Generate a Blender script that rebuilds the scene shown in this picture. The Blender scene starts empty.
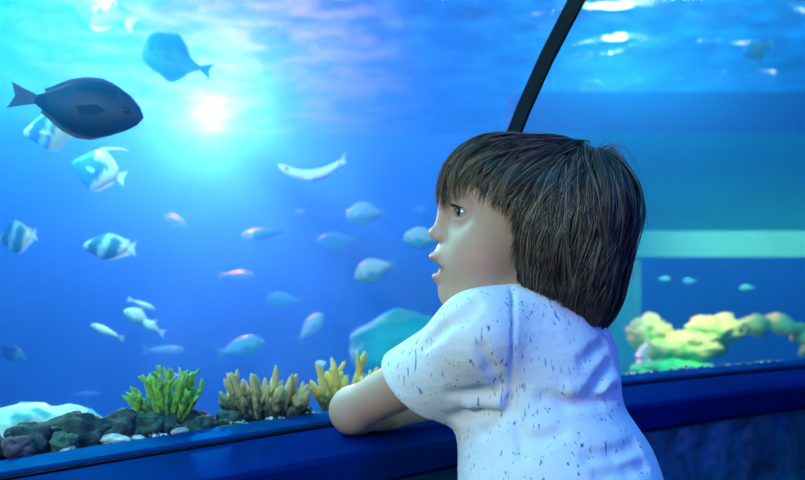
import bpy, bmesh, math, random
import numpy as np
from mathutils import Vector, Matrix, noise
C = bpy.context.scene.collection
PI = math.pi
CZ = 1.0                      # camera height above the hall floor
F = 900.0                     # focal length in pixels (805 x 480 frame)
rnd = random.Random(7)

def pv(px, py, Y):            # place of a thing seen in direction (px, py) at distance Y
    return Vector(((px - 402.5) / F * Y, Y, CZ + (250.0 - py) / F * Y))

# ------------------------------------------------------------------ objects
def link(o, parent=None):
    C.objects.link(o)
    if parent is not None:
        o.parent = parent
    return o

def tag(o, label=None, cat=None, group=None, kind=None):
    if label: o['label'] = label
    if cat: o['category'] = cat
    if group: o['group'] = group
    if kind: o['kind'] = kind
    return o

def mesh_obj(name, verts, faces, mat, parent=None, smooth=True, loc=None):
    me = bpy.data.meshes.new(name)
    me.from_pydata([tuple(v) for v in verts], [], [tuple(f) for f in faces])
    me.update()
    if smooth:
        me.polygons.foreach_set('use_smooth', [True] * len(me.polygons))
    if mat is not None:
        me.materials.append(mat)
    o = bpy.data.objects.new(name, me)
    if loc is not None: o.location = loc
    return link(o, parent)

def np_mesh_obj(name, V, Q, mat, parent=None, smooth=True):
    me = bpy.data.meshes.new(name)
    n = Q.shape[1]
    me.vertices.add(len(V)); me.vertices.foreach_set('co', np.asarray(V, np.float32).ravel())
    me.loops.add(Q.size); me.loops.foreach_set('vertex_index', Q.astype(np.int32).ravel())
    me.polygons.add(len(Q))
    me.polygons.foreach_set('loop_start', np.arange(0, Q.size, n, dtype=np.int32))
    me.polygons.foreach_set('use_smooth', np.full(len(Q), smooth, dtype=bool))
    me.update(calc_edges=True); me.validate()
    if mat is not None: me.materials.append(mat)
    return link(bpy.data.objects.new(name, me), parent)

def empty(name, loc, rz=0.0):
    o = bpy.data.objects.new(name, None)
    o.location = loc; o.rotation_euler = (0, 0, rz); o.empty_display_size = .02
    return link(o)

# ------------------------------------------------------------------ materials
class NT:
    def __init__(s, name):
        s.m = bpy.data.materials.new(name); s.m.use_nodes = True
        s.t = s.m.node_tree; s.t.nodes.clear()
        s.out = s.t.nodes.new('ShaderNodeOutputMaterial')
    def n(s, typ, ins=None, **kw):
        nd = s.t.nodes.new('ShaderNode' + typ)
        for k, v in kw.items(): setattr(nd, k, v)
        for k, v in (ins or {}).items():
            sock = nd.inputs[k]
            if isinstance(v, bpy.types.NodeSocket): s.t.links.new(v, sock)
            else: sock.default_value = v
        return nd
    def l(s, a, b): s.t.links.new(a, b)
    def coord(s, which='Object', scale=(1, 1, 1), rot=(0, 0, 0)):
        c = s.n('TexCoord'); m = s.n('Mapping', {'Vector': c.outputs[which], 'Scale': scale, 'Rotation': rot})
        return m.outputs[0]
    def noise(s, vec, scale, detail=3, rough=.5, dist=0):
        return s.n('TexNoise', {'Vector': vec, 'Scale': scale, 'Detail': detail, 'Roughness': rough, 'Distortion': dist}).outputs['Fac']
    def ramp(s, fac, stops, interp='LINEAR'):
        r = s.n('ValToRGB', {'Fac': fac}); r.color_ramp.interpolation = interp
        e = r.color_ramp.elements
        while len(e) < len(stops): e.new(.5)
        for k, (p, c) in enumerate(stops):
            e[k].position = p; e[k].color = (*c, 1) if len(c) == 3 else c
        return r.outputs['Color']
    def bump(s, h, strength=.3, dist=.01):
        return s.n('Bump', {'Height': h, 'Strength': strength, 'Distance': dist}).outputs[0]
    def surf(s, sock): s.l(sock, s.out.inputs['Surface']); return s.m

def c4(c): return (*c, 1.0)
def simple(name, col, rough=.5, metal=0, spec=.5, nscale=0, namt=.25, bump=0, bscale=None, sss=0, coat=0, axis=(1, 1, 1), coords='Object'):
    t = NT(name)
    v = t.coord(coords, axis)
    ins = {'Base Color': c4(col), 'Roughness': rough, 'Metallic': metal, 'Specular IOR Level': spec, 'Coat Weight': coat}
    if nscale:
        f = t.noise(v, nscale, 4)
        lo = tuple(max(0, x * (1 - namt)) for x in col); hi = tuple(min(1, x * (1 + namt)) for x in col)
        ins['Base Color'] = t.ramp(f, [(.3, lo), (.7, hi)])
    if bump:
        ins['Normal'] = t.bump(t.noise(v, bscale or nscale or 20, 4), bump, .01)
    if sss:
        ins['Subsurface Weight'] = sss; ins['Subsurface Scale'] = .01
    return t.surf(t.n('BsdfPrincipled', ins).outputs[0])

# ------------------------------------------------------------------ plan of the tunnel wall (foot of the glass)
LEDGE = CZ - .22
def slope(x):
    return float(np.interp(x, [-.6, -.24, .14, .57, 1.2], [.98, .90, .74, .54, .45]))
def build_path():
    P = []
    x, y = -.092, 1.151
    h = .02
    pts = [(x, y)]
    while x < 3.4:
        y += slope(x + h / 2) * h; x += h; pts.append((x, y))
    x, y = -.092, 1.151
    left = []
    while x > -2.2:
        y -= slope(x - h / 2) * h; x -= h; left.append((x, y))
    return left[::-1] + pts
PATH = build_path()
def path_frames(step=4):
    out = []
    idx = list(range(0, len(PATH), step))
    for i in idx:
        a = PATH[max(0, i - 1)]; b = PATH[min(len(PATH) - 1, i + 1)]
        d = Vector((b[0] - a[0], b[1] - a[1])).normalized()
        out.append((PATH[i][0], PATH[i][1], d.y, -d.x))     # foot point and inward normal
    return out
FR = path_frames()
def frame_at(x):
    return min(path_frames(1), key=lambda f: abs(f[0] - x))
def on(fr, s, z):
    return (fr[0] + fr[2] * s, fr[1] + fr[3] * s, z)
def sweep(name, prof, mat, frames=FR, closed=True, caps=True, smooth=False, parent=None):
    n = len(prof); V = []; Fc = []
    for fr in frames:
        for (s, z) in prof: V.append(on(fr, s, z))
    for i in range(len(frames) - 1):
        for j in range(n if closed else n - 1):
            k = (j + 1) % n
            Fc.append((i * n + j, i * n + k, (i + 1) * n + k, (i + 1) * n + j))
    if closed and caps:
        Fc.append(tuple(range(n))[::-1]); m = (len(frames) - 1) * n
        Fc.append(tuple(range(m, m + n)))
    o = mesh_obj(name, V, Fc, mat, parent, smooth)
    bm = bmesh.new(); bm.from_mesh(o.data)
    bmesh.ops.recalc_face_normals(bm, faces=bm.faces)
    bm.to_mesh(o.data); bm.free()
    if smooth:
        try: o.data.set_sharp_from_angle(angle=math.radians(35))
        except Exception: pass
    return o
R = .99; ZB = CZ - .352
A0 = math.asin((LEDGE - ZB) / R)
S0 = R * (1 - math.cos(A0))
def arc(r_off, a0=A0, a1=PI - A0, n=40):
    return [(R - (R + r_off) * math.cos(a0 + (a1 - a0) * k / n) - 0, ZB + (R + r_off) * math.sin(a0 + (a1 - a0) * k / n)) for k in range(n + 1)]

WS = CZ + 1.15                # water surface
TF = CZ - 1.7                 # floor of the deep tank
# --- glass
t = NT('clear_acrylic')
lw = t.n('LayerWeight', {'Blend': .5})
fres = t.n('MapRange', {'Value': t.n('Math', {0: lw.outputs['Facing'], 1: 5.0}, operation='POWER').outputs[0], 'To Min': .015, 'To Max': .55})
gm = t.n('MixShader', {0: fres.outputs[0], 1: t.n('BsdfTransparent', {'Color': (.97, .99, 1, 1)}).outputs[0], 2: t.n('BsdfGlossy', {'Color': (.8, .9, 1, 1), 'Roughness': .03}).outputs[0]})
M_glass = t.surf(gm.outputs[0])
M_seal = simple('black_silicone', (.001, .003, .012), .5, spec=.08, nscale=30)
M_ledge = simple('navy_gloss_paint', (.002, .015, .085), .5, spec=.08, nscale=6, namt=.3, bump=.12, bscale=45)
def enamel(name, col, gl, sheen, rough, nscale):
    t = NT(name); v = t.coord('Object'); n_ = t.noise(v, nscale, 4)
    nb = t.bump(t.noise(v, 40, 3), .12, .01)
    c_ = t.ramp(n_, [(.3, tuple(x * .7 for x in col)), (.7, tuple(x * 1.3 for x in col))])
    return t.surf(t.n('MixShader', {0: gl, 1: t.n('BsdfDiffuse', {'Color': c_, 'Normal': nb}).outputs[0], 2: t.n('BsdfGlossy', {'Color': c4(sheen), 'Roughness': rough, 'Normal': nb}).outputs[0]}).outputs[0])
M_ledge = enamel('navy_enamel', (.001, .008, .095), .07, (.0, .22, .70), .5, 6)
M_channel = enamel('blue_enamel_channel', (.002, .04, .17), .08, (.0, .35, .8), .5, 20)

t = NT('rippled_blue_panel')
v = t.coord('Object')
w = t.n('TexWave', {'Vector': v, 'Scale': 5.0, 'Distortion': 9.0, 'Detail': 3.0, 'Detail Scale': 1.4})
nz = t.noise(v, 9, 4)
col = t.ramp(nz, [(.32, (.02, .13, .19)), (.55, (.045, .24, .33)), (.75, (.04, .11, .60))])
M_panel = t.surf(t.n('BsdfPrincipled', {'Base Color': col, 'Roughness': .5, 'Normal': t.bump(w.outputs['Fac'], .6, .03)}).outputs[0])
M_floor = simple('dark_blue_carpet', (.01, .02, .05), .9, nscale=60, bump=.3)

fr_rib = frame_at(.066)
irib = min(range(len(PATH)), key=lambda i: abs(PATH[i][0] - .066))
allf = path_frames(1)
FL = [allf[i] for i in range(0, irib, 4)] + [allf[irib]]
FRr = [allf[irib]] + [allf[i] for i in range(irib + 4, len(allf), 4)]
pane = arc(0) + arc(.02)[::-1]
g1 = sweep('window_1', pane, M_glass, FL, smooth=True); tag(g1, kind='structure')
g2 = sweep('window_2', pane, M_glass, FRr, smooth=True); tag(g2, kind='structure')
# rib: dark seal bar over the joint of the two panes
ribp = arc(-.002) + arc(.0215)[::-1]
def shift_frame(fr, d):
    return (fr[0] - fr[3] * d, fr[1] + fr[2] * d, fr[2], fr[3])
rib = sweep('trim_1', ribp, M_seal, [shift_frame(fr_rib, -.002), shift_frame(fr_rib, .002)], smooth=False); tag(rib, kind='structure')
# channel that holds the glass, ledge, fascia, panel below, mirrored on the far side behind the camera
def side(prof, mirror):
    return [(2 * R - s, z) for s, z in prof] if mirror else prof
L = LEDGE
def rel(p): return [(s, L + z) for s, z in p]
chan = rel([(-.03, -.05), (-.03, .004), (-.026, .008), (S0 - .004 + .0, .008), (S0 + .010, .007), (S0 + .012, .004), (S0 + .012, -.05)])
seal = rel([(S0 + .012, -.02), (S0 + .012, .003), (S0 + .017, .002), (S0 + .017, -.02)])
led = rel([(S0 + .017, -.03), (S0 + .017, -.0), (S0 + .03, 0), (.135, -.002), (.142, -.004), (.146, -.009), (.146, -.040), (.140, -.046), (S0 + .03, -.046)])
low = [(S0 + .03, 0.0), (S0 + .03, L - .046), (.105, L - .046), (.105, 0)]
n_tr = 2
for mir, nm in ((False, 'near'), (True, 'far')):
    for pr, mt in ((chan, M_channel), (seal, M_seal), (led, M_ledge)):
        tag(sweep('trim_%d' % n_tr, side(pr, mir), mt, smooth=True), kind='structure'); n_tr += 1
    tag(sweep('wall_' + ('left' if not mir else 'right'), side(low, mir), M_panel), kind='structure')
tag(sweep('floor', [(.0, -.05), (.0, 0), (2 * R, 0), (2 * R, -.05)], M_floor), kind='structure')

endp = arc(.015, 0.0, PI)
for nm, fr, d in (('wall_blocker_left', FR[0], -.03), ('wall_blocker_right', FR[-1], .03)):  # unseen caps added to keep sky light out of the tunnel ends
    pr = [(0.0, 0.0)] + [(s_, z_) for s_, z_ in arc(0)] + [(2 * R, 0.0)]
    tag(sweep(nm, pr, M_floor, [fr, shift_frame(fr, d)]), kind='structure')
# ------------------------------------------------------------------ the tank
t = NT('sea_water')
t.l(t.n('VolumePrincipled', {'Color': (.024, .36, 1.0, 1), 'Density': .23, 'Anisotropy': .74, 'Absorption Color': (.34, .45, .93, 1)}).outputs[0], t.out.inputs['Volume'])
M_water = t.m
SB = -7.0
arcout = [(R - (R + .021) * math.cos(A0 + (PI - 2 * A0) * k / 40), ZB + (R + .021) * math.sin(A0 + (PI - 2 * A0) * k / 40)) for k in range(41)]
wp = [(-.031, TF + .01), (-.031, L + .0), (arcout[0][0], L + .009)] + arcout + [(2 * R + .031, L), (2 * R + .031, L - .05), (3.2, L - .05), (3.2, WS - .1), (SB, WS - .1), (SB, TF + .01)]
TY = 9.5
wfr = path_frames(12)
wat = sweep('aquarium_water', wp, M_water, wfr); tag(wat, 'clear blue salt water filling the tank around the tunnel', 'water', kind='stuff')
for q, fr in enumerate(wfr):
    for jj in (len(wp) - 2, len(wp) - 1):
        vv = wat.data.vertices[q * len(wp) + jj]
        vv.co.x = -11.9 + 26.4 * q / (len(wfr) - 1); vv.co.y = TY + .19
# water surface seen from beneath: waves, mirror-like where flat, sky where steep
t = NT('water_surface')
v = t.coord('Object', (.6, 1, 1))
wv = t.noise(v, 5.0, 7, .66, .8)
nb = t.bump(wv, 1.0, .22)
fr_ = t.n('LayerWeight', {'Blend': .5, 'Normal': nb}).outputs['Facing']
fac = t.n('MapRange', {'Value': fr_, 'From Min': .56, 'From Max': .84, 'To Min': .05, 'To Max': .97}).outputs[0]
mx = t.n('MixShader', {0: fac, 1: t.n('BsdfTransparent', {'Color': (.8, .95, 1, 1)}).outputs[0], 2: t.n('BsdfGlossy', {'Color': (.8, .95, 1, 1), 'Roughness': .035, 'Normal': nb}).outputs[0]})
M_wsurf = t.surf(mx.outputs[0])
nx, ny = 300, 240
X = np.linspace(-12, 14.6, nx); Y = np.linspace(-2.8, 13.3, ny)
XX, YY = np.meshgrid(X, Y, indexing='ij')
rs = np.random.RandomState(3)
ZZ = np.zeros_like(XX)
for k in range(26):
    a = rs.uniform(-.9, .9) + PI / 2; lam = rs.uniform(.18, 1.3); kk = 2 * PI / lam
    ZZ += .0085 * lam * np.sin(kk * (math.cos(a) * XX + math.sin(a) * YY) + rs.uniform(0, 6.28))
V = np.stack([XX, YY, ZZ + WS], -1).reshape(-1, 3)
i, j = np.meshgrid(np.arange(nx - 1), np.arange(ny - 1), indexing='ij'); b0 = (i * ny + j).ravel()
Q = np.stack([b0, b0 + 1, b0 + ny + 1, b0 + ny], -1)
ws = np_mesh_obj('ceiling', V, Q, M_wsurf); tag(ws, kind='structure')

def box(name, lo, hi, mat, parent=None, bev=0):
    x0, y0, z0 = lo; x1, y1, z1 = hi
    V = [(x0, y0, z0), (x1, y0, z0), (x1, y1, z0), (x0, y1, z0), (x0, y0, z1), (x1, y0, z1), (x1, y1, z1), (x0, y1, z1)]
    o = mesh_obj(name, V, [(3, 2, 1, 0), (4, 5, 6, 7), (0, 1, 5, 4), (1, 2, 6, 5), (2, 3, 7, 6), (3, 0, 4, 7)], mat, parent, False)
    if bev:
        md = o.modifiers.new('bevel', 'BEVEL'); md.width = bev; md.segments = 3
    return o
M_blue = simple('blue_painted_tank_wall', (.012, .22, .78), .8, nscale=1.2, namt=.35)
M_bluef = simple('blue_tank_floor', (.01, .16, .5), .9, nscale=2, namt=.4)
M_teal = simple('teal_tank_wall', (.0, .24, .20), .8, nscale=1.5, namt=.2, axis=(.3, 1, 3))
M_tealb = simple('pale_teal_beam', (.20, .95, .66), .8, nscale=2, namt=.15)
M_navyb = simple('dark_blue_beam', (.001, .03, .14), .8, nscale=3, namt=.2)
def st(o): tag(o, kind='structure'); return o
st(box('wall_back', (-12.2, TY + .25, TF), (14.8, TY + .5, WS + .1), M_blue))
st(box('wall_tank_left', (-12.4, -2.8, TF), (-12.2, TY + .5, WS + .1), M_blue))
st(box('wall_tank_floor', (-12.4, -3, TF - .2), (14.8, TY + .5, TF), M_bluef))
# concrete gallery wall on the right half of the back
GY = 4.4
zb = lambda py, Y=GY: pv(0, py, Y).z
xa = 535; xb = 6.8
gal = [('wall_gallery_top', 92, 140, M_navyb, 5.0, 5.3, 512), ('wall_gallery_middle', 132, 234, M_teal, 4.4, 4.6, 535), ('wall_gallery_beam', 231, 257, M_tealb, 4.15, 4.6, 535)]
for nm, y0, y1, mt, d0, d1, x0 in gal:
    st(box(nm, (pv(x0, 0, d0).x, d0, zb(y1, d0)), (xb - (.3 if d0 >= 5 else 1.2), d1, zb(y0, d0)), mt))
st(box('wall_gallery_pier', (pv(535, 0, 4.2).x, 4.2, TF), (pv(641, 0, 4.2).x, 4.55, zb(257, 4.2)), M_tealb))
# ------------------------------------------------------------------ signed-distance sculpting
class Grid:
    def __init__(s, xs, ys, zs):
        s.x, s.y, s.z = [np.asarray(a, np.float32) for a in (xs, ys, zs)]
        s.f = np.full((len(xs), len(ys), len(zs)), .5, np.float32)
    def blk(s, c, r):
        c = np.asarray(c, float); sl = []
        for a, k in ((s.x, 0), (s.y, 1), (s.z, 2)):
            lo = np.searchsorted(a, c[k] - r[k]); hi = np.searchsorted(a, c[k] + r[k])
            sl.append(slice(max(0, lo - 1), hi + 1))
        X = s.x[sl[0]][:, None, None]; Y = s.y[sl[1]][None, :, None]; Z = s.z[sl[2]][None, None, :]
        return tuple(sl), X, Y, Z
    def put(s, sl, d, k, mode):
        f = s.f[sl]
        if f.size == 0: return
        if mode == 'add':
            if k <= 0: s.f[sl] = np.minimum(f, d); return
            h = np.maximum(k - np.abs(f - d), 0) / k
            s.f[sl] = np.minimum(f, d) - h * h * k * .25
        elif mode == 'sub':
            d = -d
            if k <= 0: s.f[sl] = np.maximum(f, d); return
            h = np.maximum(k - np.abs(f - d), 0) / k
            s.f[sl] = np.maximum(f, d) + h * h * k * .25
    def ell(s, c, r, k=.01, mode='add', B=None):
        c = Vector(c); m = max(r) + k + .02
        sl, X, Y, Z = s.blk(c, (m, m, m))
        dx, dy, dz = X - c.x, Y - c.y, Z - c.z
        if B is not None:
            p = [dx * b[0] + dy * b[1] + dz * b[2] for b in B]
        else: p = [dx, dy, dz]
        k0 = np.sqrt(sum((q / rr) ** 2 for q, rr in zip(p, r))); k1 = np.sqrt(sum((q / rr ** 2) ** 2 for q, rr in zip(p, r)))
        s.put(sl, k0 * (k0 - 1) / np.maximum(k1, 1e-6), k, mode)
    def cap(s, a, b, ra, rb=None, k=.01, mode='add', flat=None):
        rb = ra if rb is None else rb
        a = Vector(a); b = Vector(b); m = max(ra, rb) + k + .02
        c = (a + b) / 2; h = (b - a) / 2
        sl, X, Y, Z = s.blk(c, (abs(h.x) + m, abs(h.y) + m, abs(h.z) + m))
        ab = b - a; L2 = max(ab.length_squared, 1e-9)
        dx, dy, dz = X - a.x, Y - a.y, Z - a.z
        tt = np.clip((dx * ab.x + dy * ab.y + dz * ab.z) / L2, 0, 1)
        d = np.sqrt((dx - tt * ab.x) ** 2 + (dy - tt * ab.y) ** 2 + (dz - tt * ab.z) ** 2) - (ra + (rb - ra) * tt)
        s.put(sl, d, k, mode)
    def plane(s, c, n, r, k=.002, lo=None):      # remove the half space on the n side, within radius r of c
        c = Vector(c); n = Vector(n).normalized()
        sl, X, Y, Z = s.blk(c, (r, r, r))
        d = -((X - c.x) * n.x + (Y - c.y) * n.y + (Z - c.z) * n.z)
        s.put(sl, d + 0 * (X + Y + Z), k, 'sub')
    def mesh(s):
        f = s.f; ins = f < 0; nx, ny, nz = f.shape
        cells = []; pos = []; quads = []
        ax = (s.x, s.y, s.z)
        def cid(i, j, k): return (i.astype(np.int64) * ny + j) * nz + k
        for a in range(3):
            s0 = [slice(None)] * 3; s1 = [slice(None)] * 3; s0[a] = slice(0, -1); s1[a] = slice(1, None)
            A = ins[tuple(s0)]; Bb = ins[tuple(s1)]
            I = np.argwhere(A != Bb)
            b, c = [(1, 2), (2, 0), (0, 1)][a]
            dims = (nx, ny, nz)
            ok = (I[:, b] > 0) & (I[:, c] > 0) & (I[:, b] < dims[b] - 1) & (I[:, c] < dims[c] - 1)
            I = I[ok]
            J = I.copy(); J[:, a] += 1
            fa = f[tuple(I.T)]; fb = f[tuple(J.T)]; tt = fa / (fa - fb)
            P = np.stack([ax[q][I[:, q]] for q in range(3)], -1).astype(np.float64)
            P[:, a] += tt * (ax[a][J[:, a]] - ax[a][I[:, a]])
            q4 = []
            for (ob, oc) in ((-1, -1), (0, -1), (0, 0), (-1, 0)):
                K = I.copy(); K[:, b] += ob; K[:, c] += oc
                cc = cid(K[:, 0], K[:, 1], K[:, 2]); q4.append(cc); cells.append(cc); pos.append(P)
            q4 = np.stack(q4, -1)
            flip = ~A[tuple(I.T)]
            q4[flip] = q4[flip][:, ::-1]
            quads.append(q4)
        cells = np.concatenate(cells); pos = np.concatenate(pos); quads = np.concatenate(quads)
        u, inv = np.unique(cells, return_inverse=True)
        cnt = np.bincount(inv)
        V = np.stack([np.bincount(inv, pos[:, q]) / cnt for q in range(3)], -1)
        Q = np.searchsorted(u, quads)
        return V, Q
    def sample(s, P):                            # trilinear value at points
        idx = []; fr = []
        for q, a in enumerate((s.x, s.y, s.z)):
            i = np.clip(np.searchsorted(a, P[:, q]) - 1, 0, len(a) - 2)
            fr.append(np.clip((P[:, q] - a[i]) / (a[i + 1] - a[i]), 0, 1)); idx.append(i)
        r = 0
        for dx in (0, 1):
            for dy in (0, 1):
                for dz in (0, 1):
                    w_ = (fr[0] if dx else 1 - fr[0]) * (fr[1] if dy else 1 - fr[1]) * (fr[2] if dz else 1 - fr[2])
                    r = r + w_ * s.f[idx[0] + dx, idx[1] + dy, idx[2] + dz]
        return r

def smooth_mesh(V, Q, it, lam=.5, mask=None):
    n = len(V); E = np.concatenate([Q[:, [0, 1]], Q[:, [1, 2]], Q[:, [2, 3]], Q[:, [3, 0]]])
    a = np.concatenate([E[:, 0], E[:, 1]]); b = np.concatenate([E[:, 1], E[:, 0]])
    cnt = np.bincount(a, minlength=n)
    for k in range(it):
        l_ = lam if k % 2 == 0 else -lam * .96
        M = np.stack([np.bincount(a, V[b, q], n) / cnt for q in range(3)], -1)
        d = (M - V) * l_
        if mask is not None: d *= mask[:, None]
        V = V + d
    return V

def axis(parts):                                  # list of (start, end, step)
    out = []
    for a, b, h in parts: out += list(np.arange(a, b - h * .3, h))
    return np.array(out)

u1 = 1 / F                                        # metres per pixel on the plane of the head (Y = 1)
def H(px, py, d=0): return Vector(((px - 402.5) * u1, 1.0 + d * u1, CZ + (250 - py) * u1))
def hr(*r): return tuple(q * u1 for q in r)

# joints
Lv = Vector((-.764, -.645, 0)); Fv = Vector((-.645, .764, 0)); Up = Vector((0, 0, 1))
TB = (Lv, Fv, Up)
shL = Vector((.082, .950, CZ - .097)); elL = Vector((-.058, 1.075, CZ - .1915)); wrL = Vector((.062, 1.150, CZ - .196))
shR = Vector((.192, 1.055, CZ - .150)); elR = Vector((.262, 1.245, CZ - .190)); wrR = Vector((.150, 1.190, CZ - .185))
neck0 = Vector((.158, 1.01, CZ - .085)); neck1 = H(545, 268)
chest = Vector((.158, 1.006, CZ - .150)); belly = Vector((.176, .985, CZ - .250)); pelvis = Vector((.200, .955, CZ - .370))
hipL = pelvis + Lv * .055 - Up * .03; hipR = pelvis - Lv * .055 - Up * .03
knL = hipL + Fv * .035 - Up * .27 + Lv * .01; knR = hipR + Fv * .04 - Up * .27 - Lv * .01
anL = Vector((knL.x, knL.y, .065)) - Fv * .02 + Lv * .01; anR = Vector((knR.x, knR.y, .065)) - Fv * .02 - Lv * .01

def sculpt_body():
    g = Grid(axis([(-.13, .015, .0025), (.015, .092, .0011), (.092, .36, .003)]),
             axis([(.84, .93, .003), (.93, 1.07, .0014), (1.07, 1.33, .003)]),
             axis([(.01, .70, .007), (.70, .925, .0028), (.925, 1.065, .0011), (1.065, 1.16, .003)]))
    # torso and legs
    g.ell(chest - Up * .01, (.084, .060, .080), .03, B=TB); g.ell(belly, (.088, .070, .095), .03, B=TB); g.ell(pelvis, (.092, .076, .07), .03, B=TB)
    for h, k_, a in ((hipL, knL, anL), (hipR, knR, anR)):
        g.cap(h, k_, .055, .036, .03); g.cap(k_, a, .036, .024, .02); g.ell(k_ + (a - k_) * .35 - Fv * .010, (.030, .032, .07), .02, B=TB)
        g.cap(a + Vector((0, 0, -.03)), a + Fv * .09 + Vector((0, 0, -.042)), .026, .018, .015)
    # shoulders, neck
    g.cap(shL, neck0, .033, .035, .03); g.cap(shR, neck0, .031, .035, .03)
    g.cap(neck0 + Vector((0, 0, -.02)), neck1, .040, .036, .02)
    # arms
    for s_, e_, w_ in ((shL, elL, wrL), (shR, elR, wrR)):
        g.cap(s_, e_, .033, .0255, .015); g.ell(e_, (.0265, .0265, .0262), .012)
        m = e_ + (w_ - e_) * .3
        g.cap(e_, m, .0250, .0255, .01); g.cap(m, w_, .0255, .0175, .01)
    # hands: palm and five fingers each
    for w_, dirv, out, lift in ((wrL, (wrL - elL).normalized(), Vector((-.5, .8, 0)), 0), (wrR, (Vector((-.8, -.35, .10))).normalized(), Vector((-.4, .85, 0)), 0)):
        d = Vector((dirv.x, dirv.y, dirv.z)).normalized(); sd_ = out - d * out.dot(d); sd_.normalize(); nn = d.cross(sd_).normalized()
        if nn.z < 0: nn = -nn
        palm = w_ + d * .034
        g.ell(palm, (.030, .025, .0125), .01, B=(d, sd_, nn))
        for q, (off, ln) in enumerate(((-.018, .036), (-.0065, .044), (.0055, .041), (.017, .032))):
            a = palm + d * .022 + sd_ * off
            b = a + d * ln * .5 + sd_ * off * .15 + nn * .003; c_ = b + d * ln * .42 - nn * .011
            g.cap(a, b, .0066, .0060, .004); g.cap(b, c_, .0060, .0050, .003)
        th = palm - d * .012 - sd_ * .020; tb = th + d * .020 - sd_ * .014; tc_ = tb + d * .018 - sd_ * .003 - nn * .004
        g.cap(th, tb, .0085, .0075, .006); g.cap(tb, tc_, .0072, .0058, .003)
    # head
    g.ell(H(531, 205), (83 * u1, 64 * u1, 63 * u1), .02); g.ell(H(486, 188), (39 * u1, 50 * u1, 38 * u1), .02)
    g.ell(H(492, 236), (47.5 * u1, 49 * u1, 56 * u1), .02)
    g.ell(H(482, 262, -16), (32 * u1, 27 * u1, 27 * u1), .02); g.ell(H(482, 262, 16), (32 * u1, 27 * u1, 27 * u1), .02)
    g.ell(H(476, 272), (33 * u1, 34 * u1, 29 * u1), .02)
    g.cap(H(520, 282, 18), H(468, 297, 6), .018, .012, .02); g.cap(H(520, 282, -18), H(468, 297, -6), .018, .012, .02)
    g.ell(H(452, 292.5), (13 * u1, 15 * u1, 15 * u1), .016)
    g.ell(H(449, 262), (15 * u1, 17 * u1, 22 * u1), .012)                 # muzzle
    g.ell(H(457, 196), (12 * u1, 30 * u1, 12 * u1), .02)                  # brow
    # eye hollows
    for s_ in (-1, 1):
        g.ell(H(450, 213.5, 31 * s_), (14 * u1, 10 * u1, 8.5 * u1), .03, 'sub')
    # nose
    g.cap(H(449, 205), H(438.8, 228.5), .0060, .0050, .014)
    g.ell(H(435.2, 233), (6.6 * u1, 7.0 * u1, 6.0 * u1), .006)
    for s_ in (-1, 1): g.ell(H(440.5, 237, 6.3 * s_), (6.5 * u1, 4.6 * u1, 5.2 * u1), .005)
    for s_ in (-1, 1): g.ell(H(437.5, 241.8, 4.2 * s_), (3.3 * u1, 2.3 * u1, 3.0 * u1), .0025, 'sub')
    # lips around an open mouth
    g.ell(H(436.5, 257), (7.6 * u1, 13 * u1, 5.0 * u1), .005)
    g.ell(H(439.5, 277), (7.4 * u1, 13 * u1, 4.8 * u1), .005)
    g.ell(H(434.5, 267.4), (11.0 * u1, 17 * u1, 6.0 * u1), .0025, 'sub')
    # eyelids: a lid ball opened in front
    for s_ in (-1, 1):
        g.ell(H(463.5, 213, 22 * s_), (9.5 * u1, 9.5 * u1, 9.0 * u1), .014)
        g.ell(H(455.5, 213.4, 27.5 * s_), (12.0 * u1, 9.0 * u1, 5.6 * u1), .0010, 'sub')
    # ears
    for s_ in (-1, 1): g.ell(H(540, 236, 60 * s_), (10 * u1, 5 * u1, 17 * u1), .006)
    return g

t = NT('child_skin')
va = t.n('Attribute', attribute_name='tint')
M_skin = t.surf(t.n('BsdfPrincipled', {'Base Color': va.outputs['Color'], 'Roughness': .48, 'Specular IOR Level': .35, 'Subsurface Weight': .12, 'Subsurface Radius': (1, .35, .2), 'Subsurface Scale': .006}).outputs[0])

bg_ = sculpt_body()
V, Q = bg_.mesh(); V = smooth_mesh(V, Q, 4, .5)
boy = np_mesh_obj('person', V, Q, M_skin)
tag(boy, 'young boy leaning on the dark blue ledge, white flecked t-shirt, mouth open', 'person')
def blob(P, c, r):
    d = np.sqrt((((P - np.array(c)) / np.array(r)) ** 2).sum(1)); return 1 / (1 + np.exp(np.clip((d - 1) * 7, -30, 30)))
col = np.ones((len(V), 4)); base = np.array([.60, .38, .27])
col[:, :3] = base
def paint(c, r, rgb, amt=1):
    m = (blob(V, c, r) * amt)[:, None]
    col[:, :3] = col[:, :3] * (1 - m) + np.array(rgb) * m
for s_ in (-1, 1): paint(H(480, 258, 38 * s_), hr(22, 22, 18), (.66, .30, .22), .6)
paint(H(434, 257.5), hr(9, 12, 5.0), (.46, .18, .17), .9)
paint(H(436, 276), hr(8, 11, 5.5), (.48, .18, .17), .9)
paint(H(441.5, 267.6), hr(6.5, 18, 4.6), (.04, .01, .01), 1)
paint(H(437.5, 241.8, -4), hr(3.4, 3, 2.4), (.18, .06, .05), .9); paint(H(437.5, 241.8, 4), hr(3.4, 3, 2.4), (.18, .06, .05), .9)
paint(H(435, 234), hr(8, 8, 8), (.64, .34, .25), .5)
ca = boy.data.color_attributes.new('tint', 'FLOAT_COLOR', 'POINT'); ca.data.foreach_set('color', col.astype(np.float32).ravel())

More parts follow.
